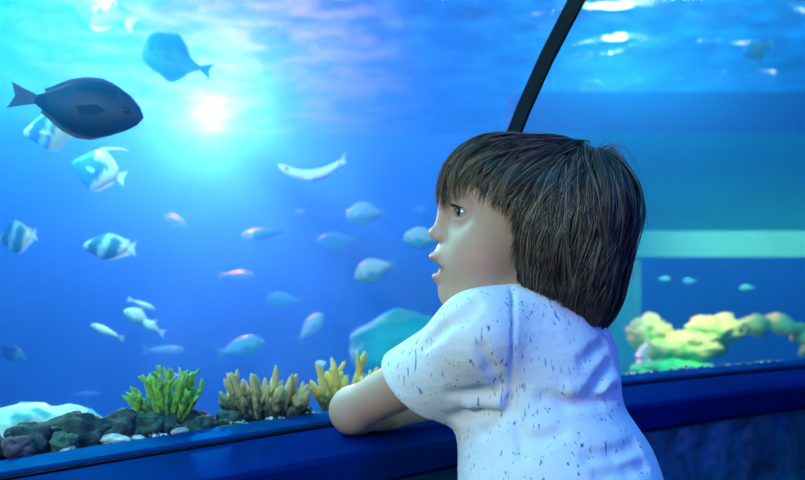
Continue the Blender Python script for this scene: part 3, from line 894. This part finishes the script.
p = pv(98, 452, 1.40)
lump('dome_coral', (p.x, p.y, p.z), (.05, .05, .045), M_domem, 'smaller pale coral lump at the right foot of the large dome', 'coral', 9, .2)
# distant reef
M_far = simple('teal_boulder_coral', (.0, .75, .50), .9, nscale=5, namt=.4, bump=.6)
def tower(px, py, Y, rx, rz, mat, label, seed, cat='coral', name='boulder_coral', ry=None):
    c = pv(px, py, Y); h_ = c.z - TF
    o = lump(name, (c.x, Y, TF + h_ * .45), (rx, ry or rx, h_ * .55 / 1.02), mat, label, cat, seed, .10, 1.3)
    return o
lump('boulder_coral', pv(404, 350, 3.3), (.19, .16, .14), M_far, 'round blurred teal coral head between the boy\'s chin and elbow', 'coral', 31, .12)
tower(404, 356, 3.6, .40, 0, M_far, 'teal boulder under the round coral head between chin and elbow', 3)
tower(655, 372, 3.2, .42, 0, simple('reef_base_stone', (.06, .22, .20), .9, nscale=8, bump=.6), 'mossy reef boulder carrying the yellow and green corals at right', 6, 'rock', 'reef_boulder')
M_yg = two_tone('yellow_green_coral', (.20, .75, .12), (1.0, .92, .35), -.05, .07, nsc=30)
M_gr = two_tone('green_coral_arch', (.04, .55, .15), (.75, .95, .25), -.05, .09, nsc=25)
M_wh = simple('white_sponge', (.95, .95, .85), .8, nscale=30, namt=.1, bump=.3)
def cone_sponge(px, py, Y, r, h_, label):
    c = pv(px, py, Y); mb = MB()
    n = 14; P = [Vector((.01 * math.sin(i * .6), 0, h_ * i / n)) for i in range(n + 1)]
    mb.add(*knob_tube(P, [r * (1 - .72 * (i / n) ** .8) for i in range(n + 1)], 18, 3, .3))
    o = mesh_obj('cone_sponge', mb.V, mb.F, M_wh); o.location = c; tag(o, label, 'sponge')
cone_sponge(645, 377, 3.0, .035, .12, 'white cone sponge standing on the right reef')
lump('boulder_coral', pv(650, 333, 3.1), (.075, .07, .055), M_yg, 'yellow lumpy coral highest at the left end of the right reef', 'coral', 12, .35, 2.2)
lump('boulder_coral', pv(682, 347, 3.05), (.12, .09, .05), M_yg, 'long yellow coral shelf in the middle of the right reef', 'coral', 15, .35, 2.2)
lump('boulder_coral', pv(716, 330, 3.15), (.10, .08, .05), M_yg, 'yellow green coral lump left of the coral arch', 'coral', 19, .35, 2.2)
lump('boulder_coral', pv(672, 372, 3.0), (.13, .09, .045), simple('bright_green_coral', (.08, .75, .22), .85, nscale=20, namt=.4, bump=.5), 'bright green coral low on the right reef beside the white sponge', 'coral', 22, .3, 2.2)
# coral arch
mb = MB(); c = pv(765, 345, 3.2); n = 26
P = [Vector((-.165 + .33 * (.5 - .5 * math.cos(PI * i / n)), .02 * math.sin(i), .105 * abs(math.sin(PI * i / n)) ** .8 - .03)) for i in range(n + 1)]
mb.add(*knob_tube(P, [.030 + .008 * math.sin(i * 1.3) for i in range(n + 1)], 16, 5, .5))
o = mesh_obj('coral_arch', mb.V, mb.F, M_gr); o.location = c; tag(o, 'green coral arch at the right edge of the reef', 'coral')
tower(770, 365, 3.25, .40, 0, bpy.data.materials['reef_base_stone'], 'rear reef boulder under the green coral arch', 8, 'rock', 'reef_boulder')
# ------------------------------------------------------------------ fish
t = NT('fish_skin')
va = t.n('Attribute', attribute_name='tint')
M_fish = t.surf(t.n('BsdfPrincipled', {'Base Color': va.outputs['Color'], 'Roughness': .45, 'Specular IOR Level': .25}).outputs[0])
M_feye = simple('fish_eye', (.01, .01, .012), .15)
def tint(o, fn):
    a = o.data.color_attributes.new('tint', 'FLOAT_COLOR', 'POINT')
    a.data.foreach_set('color', np.array([c4(fn(v.co)) for v in o.data.vertices], np.float32).ravel())
def fin_mesh(outline, th, bend):
    n = len(outline); V = []
    for s_ in (-1, 1):
        for (x, z) in outline: V.append(Vector((x, s_ * th, z)))
    Fc = [tuple(range(n)), tuple(range(n, 2 * n))[::-1]] + [(i, (i + 1) % n, n + (i + 1) % n, n + i)[::-1] for i in range(n)]
    return [bend(v) for v in V], Fc
def fish(name, px, py, Y, length, top, bot, width, label, colf, heading='left', pitch=0, yaw=0, roll=0, tail=(.16, .30, .5), dorsal=None, anal=None, filament=None, curve=0, finc=None, group=None, simple_=False):
    """top / bot: height above and below the axis along the body (tail root to nose), as fractions of the length."""
    root = empty(name, pv(px, py, Y)); tag(root, label, 'fish', group)
    q = Matrix.Rotation(PI if heading == 'left' else 0, 4, 'Z') @ Matrix.Rotation(yaw, 4, 'Z') @ Matrix.Rotation(pitch * (1 if heading != 'left' else 1), 4, 'Y') @ Matrix.Rotation(roll, 4, 'X')
    root.rotation_euler = q.to_euler()
    Lb = length * (1 - tail[0]); x0 = -length / 2 + length * tail[0]
    def bend(v):
        u = v.x / length
        return Vector((v.x, v.y + curve * length * u * u * .5, v.z + (curve * length * (u * u) * 2.0)))
    n = 22; ns = 16; V = []; Fc = []
    tt = np.linspace(0, 1, len(top))
    for i in range(n + 1):
        s_ = i / n
        a = np.interp(s_, tt, top) * length; b = np.interp(s_, tt, bot) * length
        w_ = width * length * (math.sin(PI * min(1, s_ * .92 + .06)) ** .75)
        if i == n: a *= .25; b *= .25; w_ *= .2
        for j in range(ns):
            an = 2 * PI * j / ns
            V.append(bend(Vector((x0 + Lb * s_, w_ * math.cos(an), (a if math.sin(an) > 0 else b) * math.sin(an)))))
    for i in range(n):
        for j in range(ns): Fc.append((i * ns + j, (i + 1) * ns + j, (i + 1) * ns + (j + 1) % ns, i * ns + (j + 1) % ns))
    Fc.append(tuple(range(ns))); Fc.append(tuple(range(n * ns, (n + 1) * ns))[::-1])
    body = mesh_obj('body', V, Fc, M_fish, root); tint(body, lambda c: colf((c.x - x0) / Lb, c.z / length))
    finc = finc or (lambda k: colf(.5, 0))
    th = .006 * length
    h0 = (top[0] + bot[0]) * .5 * length; tl = tail[0] * length; th_ = tail[1] * length * .5; notch = tail[2]
    ol = [(x0 + tl * .10, h0 * .9), (x0 - tl * .45, th_ * .62), (x0 - tl, th_), (x0 - tl * .93, th_ * .80), (x0 - tl * (1 - notch), 0), (x0 - tl * .93, -th_ * .80), (x0 - tl, -th_), (x0 - tl * .45, -th_ * .62), (x0 + tl * .10, -h0 * .9)]
    o = mesh_obj('tail_fin', *fin_mesh(ol, th, bend), M_fish, root, smooth=False); tint(o, lambda c: finc('tail'))
    def ridge(spec, sgn, nm):                     # (start, end, height list)
        s0, s1, hs = spec; m = 14; up = []; lo = []
        arr = top if sgn > 0 else bot
        for i in range(m + 1):
            f_ = i / m; s_ = s0 + (s1 - s0) * f_; b_ = np.interp(s_, tt, arr) * length
            hh = np.interp(f_, np.linspace(0, 1, len(hs)), hs) * length
            xx = x0 + Lb * s_; lo.append((xx, sgn * (b_ * .88))); up.append((xx - hh * .55, sgn * (b_ + hh)))
        o = mesh_obj(nm, *fin_mesh(lo + up[::-1], th * .8, bend), M_fish, root, smooth=False); tint(o, lambda c: finc(nm))
    if dorsal: ridge(dorsal, 1, 'dorsal_fin')
    if anal: ridge(anal, -1, 'anal_fin')
    if filament:                                   # long trailing banner
        s_, ln, rise = filament; zz = np.interp(s_, tt, top) * length; xx = x0 + Lb * s_
        P = [bend(Vector((xx - ln * length * k / 12, 0, zz + length * (rise * math.sin(PI * .55 * k / 12))))) for k in range(13)]
        mb = MB(); mb.add(*knob_tube(P, [length * .030 * (1 - .85 * k / 12) for k in range(13)], 8, 1, 0))
        o = mesh_obj('banner_fin', mb.V, mb.F, M_fish, root); tint(o, lambda c: (.95, .97, .95))
    if not simple_:
        for s_ in (-1, 1):
            w_ = width * length
            ol = [(x0 + Lb * .68, 0), (x0 + Lb * .60, .03 * length), (x0 + Lb * .44, -.01 * length), (x0 + Lb * .48, -.07 * length), (x0 + Lb * .60, -.05 * length)]
            V_, F_ = fin_mesh(ol, th * .6, lambda v: v)
            V_ = [bend(Vector((v.x, v.y + s_ * (w_ * .92 + (x0 + Lb * .68 - v.x) * .35), v.z))) for v in V_]
            o = mesh_obj('pectoral_fin', V_, F_, M_fish, root, smooth=False); tint(o, lambda c: finc('pectoral'))
            er = .026 * length; sx = .86
            z_ = (np.interp(sx, tt, top) - np.interp(sx, tt, bot)) * length * .3 + .02 * length
            Vv = [Vector((x0 + Lb * sx, s_ * width * length * .62, z_)) + v * er for v in IV1]
            mesh_obj('eye', [bend(v) for v in Vv], IF1, M_feye, root)
    return root
DEEP = ([.05, .16, .30, .38, .36, .27, .15, .05], [.05, .18, .32, .38, .34, .24, .13, .04])
OVAL = ([.035, .09, .16, .20, .215, .19, .14, .04], [.035, .10, .17, .21, .215, .18, .12, .04])
LOOK = ([.03, .08, .15, .22, .28, .33, .31, .20], [.03, .11, .19, .24, .26, .24, .19, .12])
FAT = ([.05, .13, .22, .28, .29, .25, .18, .06], [.05, .12, .2, .25, .25, .21, .15, .06])
SLIM = ([.02, .05, .08, .10, .105, .10, .08, .03], [.02, .05, .085, .105, .11, .10, .07, .03])
# 1 dark surgeonfish
dk = lambda s_, z_: (.003, .008, .03) if abs(z_) > .13 or s_ < .12 else ((.018, .032, .045) if z_ > -.02 else (.004, .014, .04))
fish('surgeonfish', 76, 106, 1.22, .185, OVAL[0], OVAL[1], .075, 'big dark navy fish swimming right in front of the sun glow', dk, 'right', pitch=.17, tail=(.20, .20, .25), dorsal=(.08, .86, [.02, .022, .02, .018, .0]), anal=(.08, .70, [.02, .022, .02, .0]), finc=lambda k: (.003, .008, .03))
tl = lambda s_, z_: (.02, .26, .32) if z_ > .1 else ((.10, .45, .50) if z_ > -.12 else (.01, .34, .45))
sv = lambda s_, z_: (.75, .90, .92) if z_ > .02 and s_ > .35 else (.20, .68, .78)
fish('batfish', 178, 61, 2.1, .165, LOOK[0], LOOK[1], .07, 'teal diamond-bodied fish swimming left above the sun glow', tl, 'left', pitch=-.26, yaw=.3, tail=(.18, .26, .3), dorsal=(.25, .70, [.02, .07, .10, .02]), anal=(.2, .62, [.02, .06, .08, .01]), finc=lambda k: (.01, .28, .38))
fish('batfish', 106, 12, 1.9, .15, LOOK[0], LOOK[1], .07, 'silvery fish cut off by the top edge of the photo', sv, 'left', pitch=-.45, yaw=-.2, tail=(.18, .26, .3), dorsal=(.25, .70, [.02, .05, .07, .02]), anal=(.2, .62, [.02, .05, .06, .01]), finc=lambda k: (.35, .75, .80))
# bannerfish
def banner(band):
    def f(s_, z_):
        q = s_ + z_ * .5
        if q > .88: return (.55, .75, .75)
        if q > .60: return (.02, .16, .22)
        if q > .45: return (.45, .80, .80) if band else (.03, .30, .40)
        if q > (.16 if band < 2 else .36): return (.02, .20, .26)
        return (.95, .90, .55) if band < 2 else (1., .85, .12)
    return f
bf = dict(tail=(.17, .30, .25), finc=lambda k: {'tail': (.97, .97, .9), 'dorsal_fin': (.9, .9, .45), 'anal_fin': (.92, .95, .85)}.get(k, (.3, .6, .6)))
fish('bannerfish', 50, 132, 1.75, .095, DEEP[0], DEEP[1], .08, 'dark teal fish with a yellow rear edge, just under the big dark fish', banner(2), 'left', pitch=.1, yaw=.35, tail=(.10, .2, .2), dorsal=(.0, .5, [.05, .05, .03, 0]), anal=(.0, .5, [.05, .05, .03, 0]), finc=lambda k: (1, .85, .15))
fish('bannerfish', 99, 171, 1.9, .115, DEEP[0], DEEP[1], .08, 'banded fish with a long white banner trailing from its back', lambda s_, z_: (.92, .95, .85) if (s_ + z_ * .6) < .28 or (z_ > .16 and s_ < .55) else (.02, .24, .36), 'left', pitch=-.28, yaw=.15, filament=(.5, .48, .14), dorsal=(.05, .5, [.06, .05, .03, 0]), anal=(.05, .45, [.05, .05, .03, 0]), **bf)
fish('bannerfish', 18, 237, 2.0, .095, DEEP[0], DEEP[1], .08, 'small banded fish with a white tail at the left edge', banner(1), 'left', pitch=.12, yaw=-.2, dorsal=(.0, .5, [.09, .05, .03, 0]), anal=(.0, .45, [.10, .05, .03, 0]), **bf)
fish('bannerfish', 110, 247, 2.0, .115, ([.05, .12, .2, .25, .24, .19, .12, .04]), ([.05, .13, .2, .25, .24, .18, .11, .04]), .08, 'banded fish with a white tail swimming left, mid height below the banner fish', banner(1), 'left', pitch=-.06, yaw=.1, dorsal=(.0, .5, [.10, .06, .03, 0]), anal=(.0, .45, [.09, .05, .03, 0]), **bf)
pg = lambda s_, z_: (.98, 1, .80) if z_ > -.04 else (.15, .75, .62)
pw = lambda s_, z_: (.92, .95, .95) if z_ > -.03 else (.35, .75, .85)
pb = lambda s_, z_: (.10, .45, .75) if s_ < .72 else (.95, .95, .92)
pt = lambda s_, z_: (.12, .55, .65)
fish('wrasse', 108, 332, 1.9, .078, SLIM[0], SLIM[1], .08, 'slim pale fish heading down left, lowest of the little group', pg, 'left', pitch=-.40, tail=(.2, .2, .3), finc=lambda k: (.4, .8, .7))
fish('wrasse', 140, 318, 1.9, .075, OVAL[0], OVAL[1], .09, 'green white fish in the middle of the little group', pg, 'left', pitch=-.42, tail=(.22, .36, .3), finc=lambda k: (.7, .9, .6), dorsal=(.3, .7, [.02, .07, .02]))
fish('wrasse', 141, 304, 1.95, .066, SLIM[0], SLIM[1], .05, 'thin pale fish at the top of the little group', pw, 'right', pitch=.38, tail=(.2, .2, .3), finc=lambda k: (.8, .9, .9))
fish('wrasse', 154, 328, 1.85, .052, OVAL[0], OVAL[1], .09, 'small fish at the right of the little group, tail pale', pg, 'left', pitch=-.5, tail=(.28, .34, .3), finc=lambda k: (.85, .95, .9))
# white crescent fish
fish('white_eel_fish', 314, 176, 2.3, .175, [.05, .075, .09, .095, .095, .09, .09, .04], [.04, .06, .07, .075, .07, .06, .06, .03], .07, 'slender white fish arched like a smile in the middle of the water', lambda s_, z_: (1, .95, .95), 'left', curve=.42, pitch=.12, tail=(.10, .16, .3), finc=lambda k: (.8, .75, 1))
fish('reef_fish', 266, 233, 2.7, .15, SLIM[0], SLIM[1], .07, 'blue fish with a bright white head in mid water', pb, 'left', pitch=.12, finc=lambda k: (.1, .5, .8))
fish('reef_fish', 367, 214, 2.9, .135, FAT[0], FAT[1], .12, 'blurred pale green fish, upper of the two left of the boy\'s face', pg, 'left', pitch=.1, finc=lambda k: (.2, .7, .7))
fish('reef_fish', 376, 270, 2.9, .145, FAT[0], FAT[1], .12, 'blurred pale green fish, lower of the two left of the boy\'s face', pg, 'left', pitch=.35, finc=lambda k: (.1, .6, .6))
fish('reef_fish', 424, 239, 2.8, .13, FAT[0], FAT[1], .12, 'blurred bright fish just in front of the boy\'s nose', pg, 'left', pitch=0, finc=lambda k: (.1, .7, .7))
fish('reef_fish', 338, 241, 3.9, .19, OVAL[0], OVAL[1], .08, 'faint teal fish between the white-headed fish and the boy', pt, 'left', pitch=.1, finc=pt and (lambda k: (.1, .5, .6)))
fish('reef_fish', 284, 300, 3.6, .15, OVAL[0], OVAL[1], .09, 'faint teal fish left of the pale hanging one, above the tan coral', pt, 'left', finc=lambda k: (.1, .5, .6))
fish('reef_fish', 310, 328, 3.3, .14, OVAL[0], OVAL[1], .09, 'pale fish hanging nose up above the tan coral', pw, 'right', pitch=-.8, finc=lambda k: (.2, .6, .8))
fish('reef_fish', 240, 348, 3.2, .18, OVAL[0], OVAL[1], .08, 'pale turquoise fish above and left of the tan coral', lambda s_, z_: (.35, .85, .85) if z_ > 0 else (.1, .65, .7), 'right', pitch=-.25, finc=lambda k: (.1, .6, .7))
fish('reef_fish', 163, 350, 3.2, .15, SLIM[0], SLIM[1], .09, 'pale cyan fish just above the green coral', lambda s_, z_: (.4, .85, .95), 'right', finc=lambda k: (.3, .6, .8))
fish('reef_fish', 178, 380, 3.0, .10, OVAL[0], OVAL[1], .09, 'blurred lilac blue fish right behind the tip of the green coral', lambda s_, z_: (.5, .6, .95), 'left', finc=lambda k: (.4, .5, .9))
fish('reef_fish', 85, 395, 3.2, .11, SLIM[0], SLIM[1], .09, 'faint blue fish above the right end of the pale dome coral', lambda s_, z_: (.1, .5, .85), 'right', finc=lambda k: (.1, .5, .8))
fish('reef_fish', 10, 352, 2.2, .085, OVAL[0], OVAL[1], .09, 'dark blue fish low at the left edge', lambda s_, z_: (.02, .15, .35) if s_ < .6 else (.05, .55, .6), 'right', pitch=.5, finc=lambda k: (.05, .3, .6))
fish('reef_fish', 326, 368, 1.75, .045, OVAL[0], OVAL[1], .11, 'small blue white fish beside the yellow coral tip', lambda s_, z_: (.85, .9, .95) if s_ > .55 else (.05, .35, .6), 'left', pitch=-.6, finc=lambda k: (.1, .5, .7))
fish('reef_fish', 301, 212, 3.4, .05, OVAL[0], OVAL[1], .1, 'tiny pale blue fish right below the white arched one', lambda s_, z_: (.4, .7, .95), 'left', simple_=True, finc=lambda k: (.3, .6, .9))
fish('reef_fish', 176, 222, 4.0, .12, OVAL[0], OVAL[1], .1, 'faint lilac fish in the light rays below the glow', lambda s_, z_: (.7, .65, .95), 'left', pitch=-.3, simple_=True, finc=lambda k: (.6, .6, .9))
fish('reef_fish', 236, 275, 3.8, .16, SLIM[0], SLIM[1], .07, 'faint thin pinkish fish below the white-headed one', lambda s_, z_: (.55, .6, .9), 'right', simple_=True, finc=lambda k: (.5, .6, .9))
fish('reef_fish', 422, 209, 4.0, .06, OVAL[0], OVAL[1], .1, 'tiny blue fish above the boy\'s nose', lambda s_, z_: (.2, .6, .9), 'left', simple_=True, finc=lambda k: (.3, .6, .9))
fish('reef_fish', 748, 288, 3.0, .055, OVAL[0], OVAL[1], .1, 'small turquoise fish above the coral arch on the right', lambda s_, z_: (.1, .7, .85), 'left', simple_=True, finc=lambda k: (.1, .6, .8))
fish('reef_fish', 664, 279, 3.0, .045, OVAL[0], OVAL[1], .1, 'tiny blue fish above the yellow coral, nearest the boy\'s hair', lambda s_, z_: (.1, .6, .95), 'right', simple_=True, finc=lambda k: (.1, .6, .9))
fish('reef_fish', 690, 281, 3.1, .05, OVAL[0], OVAL[1], .1, 'tiny blue fish above the middle of the right reef', lambda s_, z_: (.08, .5, .95), 'left', simple_=True, finc=lambda k: (.1, .5, .9))
fish('angelfish', 757, 50, 3.3, .11, DEEP[0], DEEP[1], .08, 'green yellow fish high in the right pane', lambda s_, z_: (.25, .75, .45) if s_ < .6 else (.1, .6, .7), 'left', pitch=.4, tail=(.15, .25, .3), finc=lambda k: (.4, .7, .3))
# ------------------------------------------------------------------ light, sky, camera
w = bpy.data.worlds.new('World'); bpy.context.scene.world = w; w.use_nodes = True
nt = w.node_tree; bg = nt.nodes['Background']
tc = nt.nodes.new('ShaderNodeTexCoord')
def wn(typ, ins, **kw):
    nd = nt.nodes.new('ShaderNode' + typ)
    for k, v_ in kw.items(): setattr(nd, k, v_)
    for k, v_ in ins.items():
        if isinstance(v_, bpy.types.NodeSocket): nt.links.new(v_, nd.inputs[k])
        else: nd.inputs[k].default_value = v_
    return nd
sd = pv(215, 90, 5.0) - Vector((0, 0, CZ)); sd.normalize()
dt = wn('VectorMath', {0: tc.outputs['Generated'], 1: sd}, operation='DOT_PRODUCT')
rp = wn('ValToRGB', {'Fac': dt.outputs['Value']})
e = rp.color_ramp.elements
e[0].position = .86; e[0].color = (.001, .27, .85, 1)
e[1].position = 1.0; e[1].color = (1, .45, 1.1, 1)
x = e.new(.975); x.color = (.02, .18, .8, 1)
mpv = wn('VectorMath', {0: tc.outputs['Generated'], 1: (14, 14, 60)}, operation='MULTIPLY')
cl = wn('TexNoise', {'Vector': mpv.outputs[0], 'Scale': 1.4, 'Detail': 3.0, 'Roughness': .65})
cr = wn('MapRange', {'Value': cl.outputs['Fac'], 'From Min': .42, 'From Max': .64, 'To Min': .3, 'To Max': 2.1})
sz = wn('SeparateXYZ', {0: tc.outputs['Generated']}); hz_ = wn('MapRange', {'Value': sz.outputs['Z'], 'From Min': .11, 'From Max': .28, 'To Min': .12, 'To Max': 1.0})
cr = wn('Math', {0: cr.outputs[0], 1: hz_.outputs[0]}, operation='MULTIPLY')
ml = wn('VectorMath', {0: rp.outputs[0], 'Scale': cr.outputs[0]}, operation='SCALE')
nt.links.new(ml.outputs[0], bg.inputs[0]); bg.inputs[1].default_value = .85

def lamp(name, typ, loc, energy, col, size=.1, target=None, **kw):
    d = bpy.data.lights.new(name, typ); d.energy = energy; d.color = col
    if typ == 'AREA':
        d.shape = 'RECTANGLE'; d.size = size; d.size_y = kw.pop('size_y', size)
    elif typ != 'SUN': d.shadow_soft_size = size
    for k, v_ in kw.items(): setattr(d, k, v_)
    o = bpy.data.objects.new(name, d); o.location = loc
    if target is not None:
        o.rotation_euler = (Vector(target) - Vector(loc)).to_track_quat('-Z', 'Y').to_euler()
    return link(o)
G = pv(210, 114, 4.6)
lamp('sun_glow_light', 'POINT', G, 360, (1, .32, .62), .085)  # point light added in the water to stand for the sun glow
lt = bpy.data.objects['sun_glow_light'].data; lt.use_nodes = True; ln = lt.node_tree
em = ln.nodes['Emission']; tcn = ln.nodes.new('ShaderNodeTexCoord'); sx = ln.nodes.new('ShaderNodeSeparateXYZ'); ln.links.new(tcn.outputs['Normal'], sx.inputs[0])
at = ln.nodes.new('ShaderNodeMath'); at.operation = 'ARCTAN2'; ln.links.new(sx.outputs['X'], at.inputs[0]); ln.links.new(sx.outputs['Z'], at.inputs[1])
no = ln.nodes.new('ShaderNodeTexNoise'); no.noise_dimensions = '1D'; no.inputs['Scale'].default_value = 5.5; no.inputs['Detail'].default_value = 3  # noise by angle splits the glow into rays
ln.links.new(at.outputs[0], no.inputs['W'])
mr = ln.nodes.new('ShaderNodeMapRange'); mr.inputs['From Min'].default_value = .38; mr.inputs['From Max'].default_value = .62; mr.inputs['To Min'].default_value = .1; mr.inputs['To Max'].default_value = 2.2
ln.links.new(no.outputs['Fac'], mr.inputs['Value']); ln.links.new(mr.outputs[0], em.inputs['Strength'])
lamp('daylight', 'SUN', (0, 0, 5), 2.35, (.001, .58, 1), target=(1.6, 2.2, 0), angle=.3)
lamp('tank_fill', 'AREA', (-.75, 1.75, CZ + .55), 18, (.35, 1, .92), .6, target=(.05, 1.0, CZ - .05))  # added cyan fill on the boy, backs up the weak water glow
lamp('violet_fill', 'SPOT', (1.15, .35, CZ + .18), 22, (.12, .12, 1), .06, target=(.25, 1.0, CZ - .12), spot_size=1.3, spot_blend=.8)  # unseen violet fill added to tint the boy from the right
lamp('front_fill', 'AREA', (-.72, .05, CZ + .36), 9.5, (.82, 1, .82), .3, target=(.1, 1.0, CZ - .05))  # added soft fill from camera left for face and shirt, no fixture
for q, (px_, py_, e_) in enumerate([(587, 24, 1), (626, 22, 1.4), (617, 50, .8), (556, 78, .7), (597, 88, .5), (700, 24, .6), (668, 18, .5), (745, 36, .4), (770, 84, .4)]):
    Yd = 5.6 if py_ < 60 else 8.4
    lamp('lamp_above_tank', 'POINT', pv(px_, py_, Yd), 30 * e_, (.8, .95, 1), .055)
lamp('beam_fill', 'AREA', (2.5, 3.3, CZ + .25), 2.6, (.8, 1, .8), 2.6, target=(2.5, 4.15, CZ + .02), size_y=.05, spread=.9)  # unseen strip added to brighten the pale beam
lamp('fish_fill', 'SPOT', (-1.0, 1.35, CZ + .75), 50, (.55, 1, .80), .08, target=(-.1, 3.3, CZ), spot_size=1.1, spot_blend=1)  # unseen spot added in the tank to brighten the fish
lamp('reef_fill', 'SPOT', pv(700, -60, 2.5), 110, (.75, 1, .40), .05, target=pv(705, 345, 3.05), spot_size=.42, spot_blend=.9)  # unseen spot added above the frame to brighten the right reef

cam = bpy.data.cameras.new('camera'); co = bpy.data.objects.new('camera', cam); link(co)
co.location = (0, 0, CZ); co.rotation_euler = (PI / 2, 0, 0)
cam.sensor_width = 36; cam.lens = 36 * F / 805.0; cam.shift_y = 10 / 805.0
cam.clip_start = .02
cam.dof.use_dof = True; cam.dof.focus_distance = .97; cam.dof.aperture_fstop = 5.6
sc = bpy.context.scene; sc.camera = co
GR = {'rock': 'dark rocks along the foot of the glass', 'stone': 'pale stones against the glass', 'reef_fish': 'reef fish scattered through the blue water', 'bannerfish': 'banded fish on the left', 'wrasse': 'little group of pale fish above the green coral', 'batfish': 'teal fish near the sun glow', 'finger_coral': 'finger corals behind the ledge', 'boulder_coral': 'lumpy corals of the distant reef', 'dome_coral': 'pale corals at the left edge', 'reef_boulder': 'boulders of the right reef'}
for o_ in sc.objects:
    if o_.parent is None and o_.get('category') and o_.name.split('.')[0] in GR: o_['group'] = GR[o_.name.split('.')[0]]
sc.view_settings.view_transform = 'Standard'; sc.view_settings.look = 'None'
sc.view_settings.gamma = 1; sc.view_settings.exposure = 0; sc.view_settings.use_curve_mapping = False
cy = sc.cycles
cy.use_denoising = True; cy.transparent_max_bounces = 24; cy.max_bounces = 6; cy.volume_bounces = 1
cy.sample_clamp_indirect = 6; cy.caustics_reflective = True
